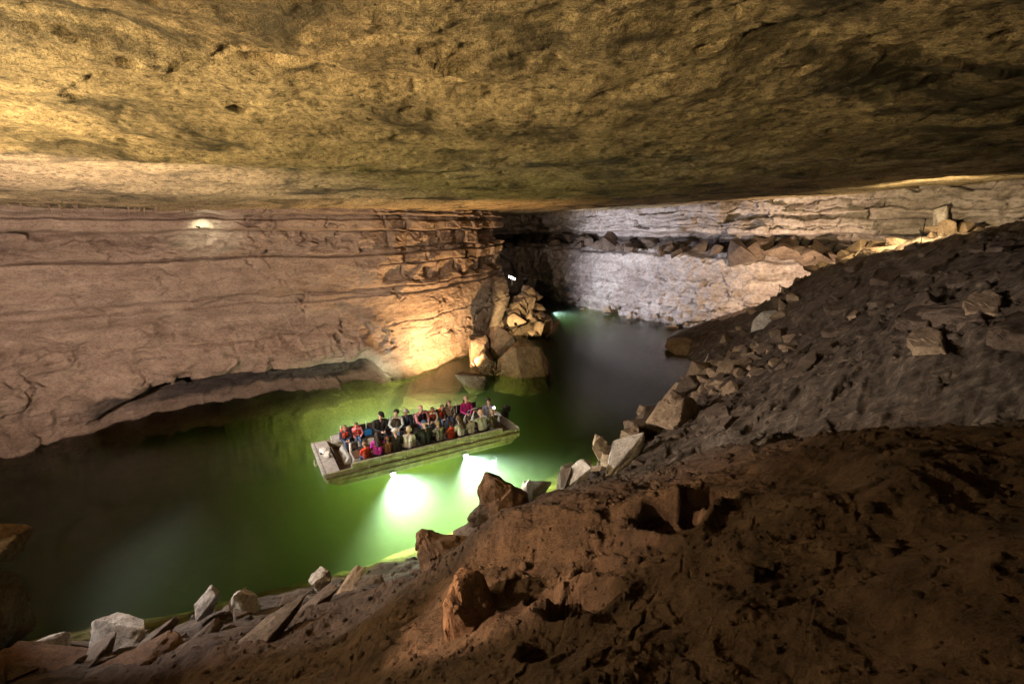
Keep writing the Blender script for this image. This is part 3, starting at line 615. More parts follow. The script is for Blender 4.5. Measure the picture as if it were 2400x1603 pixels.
def ledge(rg):
    C, L = catmull(FAR, 0); s = rg.uniform(30, 76); k = np.searchsorted(L, s); p = C[k]; q = C[min(k + 5, len(C) - 1)]; d = (q - p) / np.linalg.norm(q - p)
    o = rg.uniform(-1.2, 0.5); z = 6.45 + (0.5 - o) * 0.5 + rg.random() * 0.5
    return p[0] + d[1] * (o + 0.7), p[1] - d[0] * (o + 0.7), z
scatter(70, ledge, (0.35, 0.95), M_DARKR, 'angular block of the dark rubble band high on the far wall', 'blocks on the far ledge', 15)
def foot(rg):
    C, L = catmull(FAR, 0); s = rg.uniform(42, 68); k = np.searchsorted(L, s); p = C[k]; q = C[min(k + 5, len(C) - 1)]; d = (q - p) / np.linalg.norm(q - p)
    o = rg.uniform(0.4, 2.6); return p[0] + d[1] * o, p[1] - d[0] * o, max(0.0, 1.6 - o * 0.6)
scatter(28, foot, (0.2, 0.5), M_TAN, 'pale brown stone at the foot of the far wall', 'stones at the foot of the far wall', 16)
# big blocks lit yellow and orange beyond the ridge, top right
YB = 'blocks below the roof on the right'
H_('boulder', (23.9, 30.0, 8.35), (1.2, 0.8, 0.42), (0, 6, -10), M_TAN, 'long rounded block lit yellow on the ridge', 471, group=YB)
H_('boulder', (22.4, 29.6, 7.9), (1.1, 0.6, 0.3), (0, -6, -10), M_TAN, 'flat leaf shaped yellow slab in front of the long block', 472, group=YB)
H_('boulder', (25.7, 30.3, 8.7), (0.65, 0.6, 0.85), (0, 0, 10), M_TAN, 'brown square block right of the long yellow block', 473, group=YB)
H_('boulder', (27.0, 31.8, 9.1), (0.6, 0.5, 0.32), (0, -8, -30), M_TAN, 'small square block perched behind the brown block', 474, group=YB)
H_('boulder', (26.7, 30.4, 8.8), (0.5, 0.5, 0.95), (0, 0, 20), M_TAN, 'upright brown block next to the pale pillar', 475, group=YB)
H_('boulder', (27.8, 32.2, 9.3), (0.6, 0.5, 1.3), (0, 4, 40), M_PALE, 'pale yellow pillar of rock reaching towards the roof', 476, group=YB, cuts=8)
# submerged rocks lit green by the boat lamps
def under(rg):
    x = rg.uniform(-1.6, 1.8); y = 13.8 + 1.1 * (x + 1.6) * 0.5 + rg.uniform(0, 1.4); return x, y, tz(x, y)
scatter(9, under, (0.35, 0.6), M_PALE, 'rock under the glowing green water by the near bank', 'rocks under the green water', 17)
# stalactites and roots where the roof meets the walls: small parts of the roof
M_STAL = rock_mat('stalactite_rock', (0.30, 0.22, 0.16), (0.2, 0.14, 0.1), (0.1, 0.07, 0.05), big=1, med=4, fine=14, grain=0.2)
STL = []
for k in range(6):
    rg = random.Random(900 + k); b = bmesh.new(); L = 1.0
    pts = [(0.05 * rg.gauss(0, 1) * t, 0.05 * rg.gauss(0, 1) * t, 0.15 - t) for t in (0, 0.3, 0.6, 1.0)]
    tube(b, pts, [0.30, 0.16, 0.10, 0.02], 6)
    me = bpy.data.meshes.new('stalactite'); bmesh.ops.recalc_face_normals(b, faces=b.faces); b.to_mesh(me); b.free(); me.materials.append(M_STAL); STL.append(me)
rg = random.Random(5)
def roof_z(x, y): return float(roof(np.array([x]), np.array([y]))[0])
for (ax, ay, bx_, by_, n, s0, s1) in ((-19.6, 19.5, -14.4, 23.2, 34, 0.22, 0.62), (-13.5, 23.6, -4, 30, 14, 0.15, 0.35), (4.0, 52, 9.5, 49.5, 34, 0.3, 0.9), (9.5, 49.5, 13, 46, 12, 0.2, 0.45)):
    for k in range(n):
        t = rg.random(); x = ax + (bx_ - ax) * t + rg.gauss(0, 0.25); y = ay + (by_ - ay) * t + rg.gauss(0, 0.25); s = rg.uniform(s0, s1)
        link('stalactite', STL[rg.randrange(6)], None, cave_ceiling, (x, y, roof_z(x, y) + 0.05), (0, 0, rg.uniform(0, 6)), (s * 0.5, s * 0.5, s))
# dry roots hanging over the boulders beside the buttress
b = bmesh.new(); rg = random.Random(3)
for k in range(16):
    x = -1.5 + rg.uniform(-0.6, 0.6); y = 29.0 + rg.uniform(-0.4, 0.4); pts = []
    for j in range(6): pts.append((x, y, 0.3 + j * 0.16)); x += rg.gauss(0, 0.15); y += rg.gauss(0, 0.12)
    tube(b, pts, [0.045, 0.04, 0.035, 0.03, 0.02, 0.008], 5)
bmesh.ops.recalc_face_normals(b, faces=b.faces); me = bpy.data.meshes.new('driftwood'); b.to_mesh(me); b.free()
tag(link('driftwood', me, plain('pale_wood', (0.22, 0.16, 0.10), 0.8)), 'tangle of pale dry roots in front of the amber lit buttress', 'driftwood')

rg = np.random.default_rng(4); n = 5200
rr = np.concatenate([np.exp(rg.uniform(math.log(2.2), math.log(13), 3600)), rg.uniform(8, 34, 1600)]); aa = np.concatenate([rg.uniform(R(-52), R(62), 3600), rg.uniform(R(8), R(60), 1600)])
gx = rr * np.sin(aa); gy = rr * np.cos(aa); gz = terrain_z(gx, gy); dens = fbm(np.stack([gx, gy, gz], 1) * 0.9, 3, 300)
ok = (gz > -0.1) & (gz < 9.0) & (dens > -0.25); gx, gy, gz, rr = gx[ok], gy[ok], gz[ok], rr[ok]
ico = np.array([v.co[:] for v in LIB[3].vertices]); icf = None
bmI = bmesh.new(); bmesh.ops.create_icosphere(bmI, subdivisions=1, radius=1); IV = np.array([v.co[:] for v in bmI.verts]); IFc = np.array([[v.index for v in f.verts] for f in bmI.faces]); bmI.free()
m_ = len(gx); sz = (0.006 + 0.0022 * rr) * np.exp(rg.normal(0, 0.55, m_)); VV = IV[None] * (1 + 0.35 * rg.normal(0, 1, (m_, len(IV), 1)).clip(-1, 1)) * sz[:, None, None] * np.stack([rg.uniform(0.8, 1.6, m_), rg.uniform(0.8, 1.3, m_), rg.uniform(0.5, 0.9, m_)], 1)[:, None, :]
VV = VV + np.stack([gx, gy, gz + sz * 0.2], 1)[:, None, :]
FF = (IFc[None] + (np.arange(m_) * len(IV))[:, None, None]).reshape(-1, 3)
me = bpy.data.meshes.new('gravel'); me.vertices.add(m_ * len(IV)); me.vertices.foreach_set('co', VV.reshape(-1, 3).astype(np.float32).ravel())
me.loops.add(FF.size); me.loops.foreach_set('vertex_index', FF.astype(np.int32).ravel()); me.polygons.add(len(FF)); me.polygons.foreach_set('loop_start', np.arange(0, FF.size, 3, dtype=np.int32)); me.update(calc_edges=True)
gravel = link('gravel', me, gr.data.materials[0]); tag(gravel, 'loose grit and clods scattered over the muddy banks', 'gravel', None, 'stuff')

# broken slabs and ledges half sunk in the far slope, lying down the slope
rg = random.Random(77)
SLIB = [hull_mesh([(x * a, y * b, z) for x, y in ((-1, -0.5), (-0.7, 0.6), (0.2, 0.75), (0.9, 0.45), (1.0, -0.3), (0.3, -0.7)) for z, a, b in ((-0.22, 1.0, 1.0), (0.2, 0.93 + 0.1 * math.sin(k + x), 0.9 + 0.12 * math.cos(2 * k + y)))], 3, 0.05, 800 + k, 'slab') for k in range(7)]
SV = {}
for k in range(40):
    t = rg.random(); u = rg.random()
    x = 6.5 + 13.5 * t + 6.0 * u; y = 15.5 + 14.5 * t - 7.0 * u
    e = 0.4; z0 = tz(x, y); nx_, ny_ = -(tz(x + e, y) - tz(x - e, y)) / (2 * e), -(tz(x, y + e) - tz(x, y - e)) / (2 * e)
    q = Vector((0, 0, 1)).rotation_difference(Vector((nx_ * 0.8, ny_ * 0.8, 1)).normalized()) @ Matrix.Rotation(R(rg.gauss(38, 22)), 4, 'Z').to_quaternion() @ Matrix.Rotation(R(rg.gauss(0, 9)), 4, 'X').to_quaternion()
    mt = M_DARKR if rg.random() < 0.88 else M_TAN; me = SLIB[rg.randrange(7)]
    if (me.name, mt.name) not in SV: c = me.copy(); c.materials.clear(); c.materials.append(mt); SV[(me.name, mt.name)] = c
    s = rg.uniform(0.35, 1.05)
    o = link('slab', SV[(me.name, mt.name)], None, None, (x, y, z0 + 0.02), q.to_euler(), (s * 1.3, s * 0.8, s * rg.uniform(0.6, 1.0)))
    tag(o, 'flat broken slab half sunk in the dark slope on the right', 'rock', 'slabs on the dark slope', 'thing')

def crest(rg):
    t = rg.random(); x = 19.5 + 10.5 * t; y = 33.5 - 3.0 * t + rg.uniform(-0.8, 1.6); return x, y, tz(x, y) + rg.uniform(0.0, 0.5)
scatter(30, crest, (0.3, 0.75), M_TAN, 'square edged block in the warm lit heap behind the ridge, top right', 'blocks below the roof on the right', 31)

def edge(rg):
    t = rg.random(); x = 1.9 + 9.5 * t + rg.gauss(0, 0.25); y = 15.2 + 4.4 * (t / 0.36) if t < 0.36 else 19.6 + 9.5 * ((t - 0.36) / 0.64); y += -0.6 + rg.gauss(0, 0.3); return x, y, max(-0.1, tz(x, y))
scatter(34, edge, (0.28, 0.62), M_TAN, 'jagged rock wedged in the water edge of the right bank', 'jagged rocks on the water edge of the right bank', 41)
# ------------------------------------------------------------------ tour boat: x along the boat from the bow, y from the near side to the far side
BOAT = Matrix.Translation((-6.96, 16.2, 0)) @ Matrix.Rotation(R(29.8), 4, 'Z')
M_ALU = plain('worn_aluminium', (0.58, 0.58, 0.56), 0.45, 0.35, vary=0.45, scale=5)
M_WOODRAIL = plain('algae_stained_plank', (0.36, 0.345, 0.24), 0.6, vary=0.6, scale=3)
M_RUB = plain('dark_rub_rail', (0.15, 0.115, 0.07), 0.7, vary=0.6, scale=4)
M_BROWNF = plain('brown_deck_paint', (0.13, 0.075, 0.045), 0.7, vary=0.5, scale=6)
M_GREYD = plain('grey_deck_paint', (0.42, 0.40, 0.38), 0.6, vary=0.35, scale=5)
M_WHITE = plain('scuffed_white_paint', (0.75, 0.74, 0.70), 0.5, vary=0.2)
M_BLACK = plain('black_rubber', (0.02, 0.02, 0.022), 0.5)
M_LENS = plain('lit_lens', (0.8, 0.8, 0.8), 0.3, emit=(0.9, 1.0, 0.95), es=30)
boat = empty('tour_boat'); boat.matrix_world = BOAT
tag(boat, 'long flat grey tour boat full of passengers with glowing lamps under its side', 'boat')
LB, WB = 8.4, 3.08
bm = bmesh.new(); prism(bm, [(0.10, 0.06), (0.55, -0.20), (8.0, -0.20), (8.32, 0.06)], 0.02, WB - 0.02); fin('hull', bm, M_ALU, boat)
for y0, y1 in ((0.0, 0.07), (WB - 0.07, WB)):
    bm = bmesh.new(); prism(bm, [(-0.02, 0.44), (0.03, 0.10), (0.50, -0.15), (8.05, -0.15), (8.36, 0.10), (8.4, 0.46)], y0, y1); fin('side_wall', bm, M_WOODRAIL, boat)
bm = bmesh.new(); prism(bm, [(-0.06, 0.46), (-0.05, 0.28), (0.06, 0.05), (0.14, 0.05), (0.05, 0.40), (0.05, 0.46)], -0.012, WB + 0.012); fin('bow_plate', bm, M_ALU, boat, 0.008)
bm = bmesh.new(); bxs(bm, 8.34, 8.42, 0.02, WB - 0.02, 0.05, 0.50); fin('transom', bm, M_ALU, boat, 0.008)
bm = bmesh.new(); bxs(bm, 0.052, 0.56, 0.075, WB - 0.075, 0.40, 0.44); fin('bow_deck', bm, M_GREYD, boat, 0.006)
# floor boards, one part each
for k in range(10):
    y0 = 0.09 + k * 0.29
    bm = bmesh.new(); bxs(bm, 0.56, 8.33, y0, y0 + 0.275, 0.065, 0.095); fin('floor_board', bm, M_BROWNF, boat)
bm = bmesh.new(); prism(bm, [(0.90, 0.10), (1.18, 0.10), (1.18, 0.34), (1.08, 0.36)], 1.10, 2.45); fin('bow_step', bm, M_ALU, boat, 0.01)
bm = bmesh.new(); bxs(bm, 1.22, 1.80, 0.78, 1.62, 0.10, 0.36); cb = fin('console_box', bm, M_ALU, boat, 0.012)
bm = bmesh.new(); bxs(bm, 1.27, 1.75, 0.83, 1.57, 0.362, 0.374); fin('lid', bm, M_BROWNF, cb, 0.004)
bm = bmesh.new(); tube(bm, [(1.32, 1.85, 0.1), (1.32, 1.85, 0.62)], 0.055, 10); fin('post', bm, M_WHITE, boat, smooth=False)
# hoop of cable and two unlit deck lamps on the bow
bm = bmesh.new(); tube(bm, [(0.28 + 0.35 * t, 1.72 - 0.1 * math.sin(t * 3.1), 0.46 + 0.36 * math.sin(t * math.pi)) for t in np.linspace(0, 1.6, 14).clip(0, 1.25)], 0.016, 6); fin('cable', bm, plain('tan_hose', (0.35, 0.30, 0.22)), boat, smooth=True)
for (x, y, rz) in ((0.24, 1.84, 0.5), (0.34, 1.42, -0.35)):
    bm = bmesh.new(); bxs(bm, -0.10, 0.10, -0.14, 0.14, 0.07, 0.21); l = fin('deck_lamp', bm, M_WHITE, boat, 0.02); l.location = (x, y, 0.44); l.rotation_euler = (0.2, 0, rz)
    bm = bmesh.new(); bxs(bm, -0.12, 0.12, -0.03, 0.03, 0.0, 0.085); fin('bracket', bm, M_BLACK, l)
bm = bmesh.new(); tube(bm, [(-0.08 - 0.07 * math.sin(t) , 1.55 + 0.12 * math.cos(t), 0.22 + 0.09 * math.sin(2 * t)) for t in np.linspace(0, 5.6, 16)], 0.018, 6); fin('mooring_rope', bm, plain('tan_rope', (0.45, 0.40, 0.30)), boat, smooth=True)
# planked coaming on both sides: two courses of planks, cap rail pieces, posts
SEG = np.linspace(1.0, 7.5, 7)
for side in (0, 1):
    sg = -1 if side == 0 else 1; yb = 0.0 if side == 0 else WB
    for i in range(6):
        a, b = SEG[i] + 0.015, SEG[i + 1] - 0.015
        for z0, z1, o in ((0.472, 0.52, 0.0), (0.545, 0.597, 0.014)):
            bm = bmesh.new(); bxs(bm, a, b, yb + sg * (0.015 + o), yb + sg * (0.055 + o), z0, z1); fin('side_plank', bm, M_WOODRAIL, boat, 0.006)
        bm = bmesh.new(); bxs(bm, a, b, yb - sg * 0.05, yb + sg * 0.085, 0.615, 0.65); fin('cap_rail', bm, M_WOODRAIL, boat, 0.006)
    for x in SEG:
        bm = bmesh.new(); bxs(bm, x - 0.03, x + 0.03, yb - sg * 0.042, yb + sg * 0.012, 0.42, 0.61); fin('post', bm, M_ALU, boat, 0.004)
    bm = bmesh.new(); bxs(bm, 0.97, 7.53, yb - sg * 0.06, yb - sg * 0.044, 0.45, 0.605); fin('coaming_liner', bm, plain('dark_liner', (0.06, 0.05, 0.04), 0.8), boat)
    for (x0, x1) in ((0.05, 2.9), (2.93, 5.6), (5.63, 8.36)):
        bm = bmesh.new(); bxs(bm, x0, x1, yb + sg * 0.003, yb + sg * 0.075, 0.24, 0.33); fin('rub_rail', bm, M_RUB, boat, 0.01)
    for (x0, x1) in ((0.45, 4.2), (4.22, 7.95)):
        bm = bmesh.new(); bxs(bm, x0, x1, yb + sg * 0.003, yb + sg * 0.055, 0.02, 0.08); fin('rub_rail', bm, M_WOODRAIL, boat, 0.008)
    for x in (1.6, 3.05, 4.4, 6.0, 7.2, 8.2):
        bm = bmesh.new(); bxs(bm, x - 0.035, x + 0.035, yb + sg * 0.0, yb + sg * 0.075, 0.345, 0.42); fin('cleat', bm, M_ALU, boat, 0.01)
# benches with seat planks, legs, backrests on the far side
M_SEAT = plain('dark_bench_wood', (0.055, 0.035, 0.028), 0.7, vary=0.4)
for y0, y1 in ((0.10, 0.52), (2.40, 2.84)):
    b = bmesh.new(); bxs(b, 1.25 if y0 > 1 else 1.85, 7.35, y0, y1, 0.46, 0.50); bench = fin('bench', b, M_SEAT, boat, 0.006)
    for k in range(6):
        b = bmesh.new(); x = 1.9 + k * 1.05; bxs(b, x - 0.025, x + 0.025, y0 + 0.05, y1 - 0.05, 0.10, 0.455); fin('leg', b, M_ALU, bench)
bkr = None
for i in range(6):
    b = bmesh.new(); bxs(b, SEG[i] + 0.2, SEG[i + 1] + 0.14, WB - 0.145, WB - 0.10, 0.60, 0.90); fin('backrest', b, M_SEAT, boat, 0.01)
    b = bmesh.new(); bxs(b, SEG[i] + 0.155, SEG[i] + 0.185, WB - 0.15, WB - 0.10, 0.50, 1.02); fin('post', b, M_WHITE, boat)
# pale storage boxes under the far bench
for k in range(13):
    x = 1.72 + k * 0.42
    b = bmesh.new(); bxs(b, x, x + 0.29 + 0.04 * math.sin(k * 2.3), 2.46, 2.62, 0.10, 0.37 + 0.03 * math.cos(k * 1.7)); fin('storage_box', b, M_WHITE, boat, 0.01)
b = bmesh.new(); bxs(b, 0.72, 1.12, 2.62, 2.98, 0.42, 0.64); fin('locker', b, M_ALU, boat, 0.012)
# two strip lamps under the near bench that light the foot well
for x0 in (2.0, 4.6):
    b = bmesh.new(); bxs(b, x0, x0 + 2.0, 0.50, 0.53, 0.425, 0.455); fin('strip_lamp', b, plain('lit_strip', (0.8, 0.8, 0.8), emit=(1.0, 0.93, 0.85), es=7), boat)
# curved tube rail, helm seat and outboard motor at the stern
b = bmesh.new(); tube(b, [(6.5, 1.9, 0.12), (6.55, 1.9, 0.7), (6.75, 1.9, 0.95), (7.1, 1.9, 1.02), (7.45, 1.9, 1.0)], 0.03, 8); fin('stern_rail', b, M_ALU, boat, smooth=True)
b = bmesh.new(); bxs(b, 7.35, 7.85, 1.15, 1.75, 0.10, 0.66); fin('helm_seat', b, M_SEAT, boat, 0.02)
b = bmesh.new(); bxs(b, 8.40, 8.72, 1.30, 1.62, 0.72, 1.02); mot = fin('outboard_motor', b, M_BLACK, boat, 0.05)
b = bmesh.new(); bxs(b, 8.47, 8.63, 1.38, 1.54, -0.45, 0.74); fin('shaft', b, M_BLACK, mot, 0.02)
b = bmesh.new(); tube(b, [(8.42, 1.46, 0.80), (7.98, 1.42, 0.90)], 0.022, 8); fin('tiller', b, M_BLACK, mot)
b = bmesh.new(); bxs(b, 8.36, 8.46, 1.28, 1.64, 0.44, 0.74); fin('clamp', b, M_BLACK, mot, 0.01)
# four lamps under the gunwales; their spots live at the top of the script
for s_ in (2.5, 5.65):
    for t_, sg in ((-0.10, -1), (WB + 0.10, 1)):
        b = bmesh.new(); bxs(b, s_ - 0.11, s_ + 0.11, t_ - 0.035, t_ + 0.035, -0.20, -0.10); lp = fin('side_lamp', b, M_ALU, boat, 0.01)
        b = bmesh.new(); bxs(b, s_ - 0.09, s_ + 0.09, t_ + sg * 0.037, t_ + sg * 0.043, -0.19, -0.11); fin('lens', b, M_LENS, lp)
# ------------------------------------------------------------------ people
def cap_mesh(bm, p0, r0, p1, r1, n=10):
    p0 = Vector(p0); p1 = Vector(p1); d = p1 - p0; L = max(d.length, 1e-4); t = d / L
    u = t.orthogonal().normalized(); v = t.cross(u); rings = []
    prof = [(-math.cos(a) * r0, math.sin(a) * r0) for a in np.linspace(0.25, math.pi / 2, 4)] + [(L - math.cos(a) * r1, math.sin(a) * r1) for a in np.linspace(math.pi / 2, math.pi - 0.25, 4)]
    for z, r in prof: rings.append([bm.verts.new(p0 + t * z + (u * math.cos(k * 2 * math.pi / n) + v * math.sin(k * 2 * math.pi / n)) * r) for k in range(n)])
    for A, B in zip(rings[:-1], rings[1:]):
        for k in range(n): bm.faces.new((A[k], A[(k + 1) % n], B[(k + 1) % n], B[k]))
    bm.faces.new(rings[0][::-1]); bm.faces.new(rings[-1])
def cloth(col, name): return plain(name, col, 0.85, vary=0.35, scale=9)
PEOPLE = []
def lerp(a, b, t): return tuple(x + (y - x) * t for x, y in zip(a, b))
def person(label, x, y, face, s=1.0, seat=0.50, top=(0.1, 0.1, 0.1), low=(0.05, 0.07, 0.13), skin=(0.55, 0.34, 0.26), hair=(0.08, 0.05, 0.03), style='short', cap=None, vest=None, pose='lap', turn=0.0, lean=0.05, sleeve=None, bare=False, shirt=None, nod=0.0, strap=True, wide=1.0, stripes=False, plaid=None, dest='seated passengers'):
    caps = []      # (p0, r0, p1, r1, material key)
    W = wide
    def c(p0, r0, p1, r1, k): caps.append((np.array(p0, float), r0, np.array(p1, float), r1, k))
    rp = random.Random(label); ly = lean + rp.uniform(-0.03, 0.07); nod = nod + rp.uniform(-0.1, 0.35); turn = turn + rp.uniform(-0.3, 0.3)
    hip = 0.10
    for q in (-1, 1):
        c((q * 0.075, 0.0, hip), 0.105, (q * 0.08, 0.36, 0.085), 0.075, 'low')
        kx = q * 0.11
        c((q * 0.08, 0.36, 0.085), 0.078, (kx, 0.42, 0.05), 0.062, 'low')
        c((kx, 0.42, 0.05), 0.062, (kx * 1.05, 0.42, -0.30), 0.045, 'low')
        c((kx * 1.05, 0.40, -0.36), 0.045, (kx * 1.25, 0.55, -0.385), 0.036, 'shoe')
        c((q * 0.06 * W, ly * 0.1, 0.14), 0.115, (q * 0.065 * W, ly * 0.6, 0.34), 0.105, 'top')
        c((q * 0.065 * W, ly * 0.6, 0.34), 0.112, (q * 0.10 * W, ly, 0.47), 0.085, 'top')
        c((q * 0.04, ly, 0.53), 0.055, (q * 0.17 * W, ly, 0.50), 0.06, 'top')
    c((0, ly, 0.52), 0.055, (0, ly + 0.02, 0.62), 0.05, 'skin')
    sh = lambda q: (q * 0.185 * W, ly, 0.49)
    sk = 'sleeve' if sleeve else 'top'
    fore = 'skin' if bare else sk
    hands = []
    for q in (-1, 1):
        if pose == 'lap': el, ha = (q * 0.25, ly + 0.07, 0.25), (q * 0.055, ly + 0.33, 0.17)
        elif pose == 'knees': el, ha = (q * 0.26, ly + 0.12, 0.27), (q * 0.12, 0.40, 0.17)
        elif pose == 'phone': el, ha = (q * 0.26, ly + 0.25, 0.45), (q * 0.07, ly + 0.36, 0.66)
        elif pose == 'torch': el, ha = ((0.27, ly + 0.04, 0.23), (0.20, ly + 0.24, 0.12)) if q > 0 else ((-0.27, ly + 0.15, 0.32), (-0.27, ly + 0.30, 0.56))
        else: el, ha = (q * 0.25, ly + 0.02, 0.24), (q * 0.13, ly + 0.26, 0.14)
        s0 = sh(q); c(s0, 0.062, lerp(s0, el, 0.55), 0.052, sk); c(lerp(s0, el, 0.55), 0.052, el, 0.044, fore if bare else sk)
        c(el, 0.044, lerp(el, ha, 0.9), 0.030, fore)
        dirv = np.array(ha) - np.array(el); dirv /= np.linalg.norm(dirv)
        c(ha, 0.030, tuple(np.array(ha) + dirv * 0.05), 0.032, 'skin'); hands.append((q, np.array(ha), dirv))
    hc = np.array((0, ly + 0.045 + nod * 0.05, 0.735)); ct, stt = math.cos(turn), math.sin(turn)
    def H(px, py, pz):      # head space -> body space
        py, pz = py * math.cos(nod) + pz * math.sin(nod), pz * math.cos(nod) - py * math.sin(nod)
        return (hc[0] + px * ct - py * stt, hc[1] + px * stt + py * ct, hc[2] + pz)
    c(H(0, -0.015, 0.03), 0.094, H(0, 0.01, 0.02), 0.090, 'skin'); c(H(0, 0.02, 0.0), 0.078, H(0, 0.045, -0.075), 0.050, 'skin')
    c(H(0, 0.095, -0.005), 0.012, H(0, 0.112, -0.03), 0.015, 'skin')
    for q in (-1, 1): c(H(q * 0.088, -0.005, -0.02), 0.014, H(q * 0.090, 0.0, 0.015), 0.016, 'skin')
    bm = bmesh.new()
    for p0, r0, p1, r1, k in caps: cap_mesh(bm, p0, r0, p1, r1)
    bmesh.ops.recalc_face_normals(bm, faces=bm.faces)
    me = bpy.data.meshes.new('tmp'); bm.to_mesh(me); bm.free()
    tmp = bpy.data.objects.new('tmp', me); COL.objects.link(tmp)
    md = tmp.modifiers.new('r', 'REMESH'); md.mode = 'VOXEL'; md.voxel_size = 0.0155
    md2 = tmp.modifiers.new('s', 'SMOOTH'); md2.iterations = 2; md2.factor = 0.5
    PEOPLE.append(dict(tmp=tmp, caps=caps, hands=hands, H=H, hc=hc, ly=ly, label=label, x=x, y=y, face=face, s=s, seat=seat, top=top, low=low, skin=skin, hair=hair, style=style, cap=cap, vest=vest, sleeve=sleeve, shirt=shirt, wide=W, turn=turn, strap=strap, plaid=plaid, pose=pose, dest=dest))
def cloth_tex(key, a, b, kind):
    m, nt, N, L, bs = nodes_of(key); tc = N.new('ShaderNodeTexCoord'); wv = N.new('ShaderNodeTexWave'); wv.inputs['Scale'].default_value = 7; wv.inputs['Distortion'].default_value = 0.6
    wv.bands_direction = 'X'; L.new(tc.outputs['Object'], wv.inputs[0]); f = wv.outputs['Fac']
    if kind == 'plaid':
        w2 = N.new('ShaderNodeTexWave'); w2.inputs['Scale'].default_value = 7; w2.bands_direction = 'Z'; L.new(tc.outputs['Object'], w2.inputs[0]); f = mth(nt, 'MULTIPLY', f, w2.outputs['Fac'])
    L.new(ramp(nt, f, [(0.35, a), (0.5, b)]), bs.inputs['Base Color']); bs.inputs['Roughness'].default_value = 0.9; return m
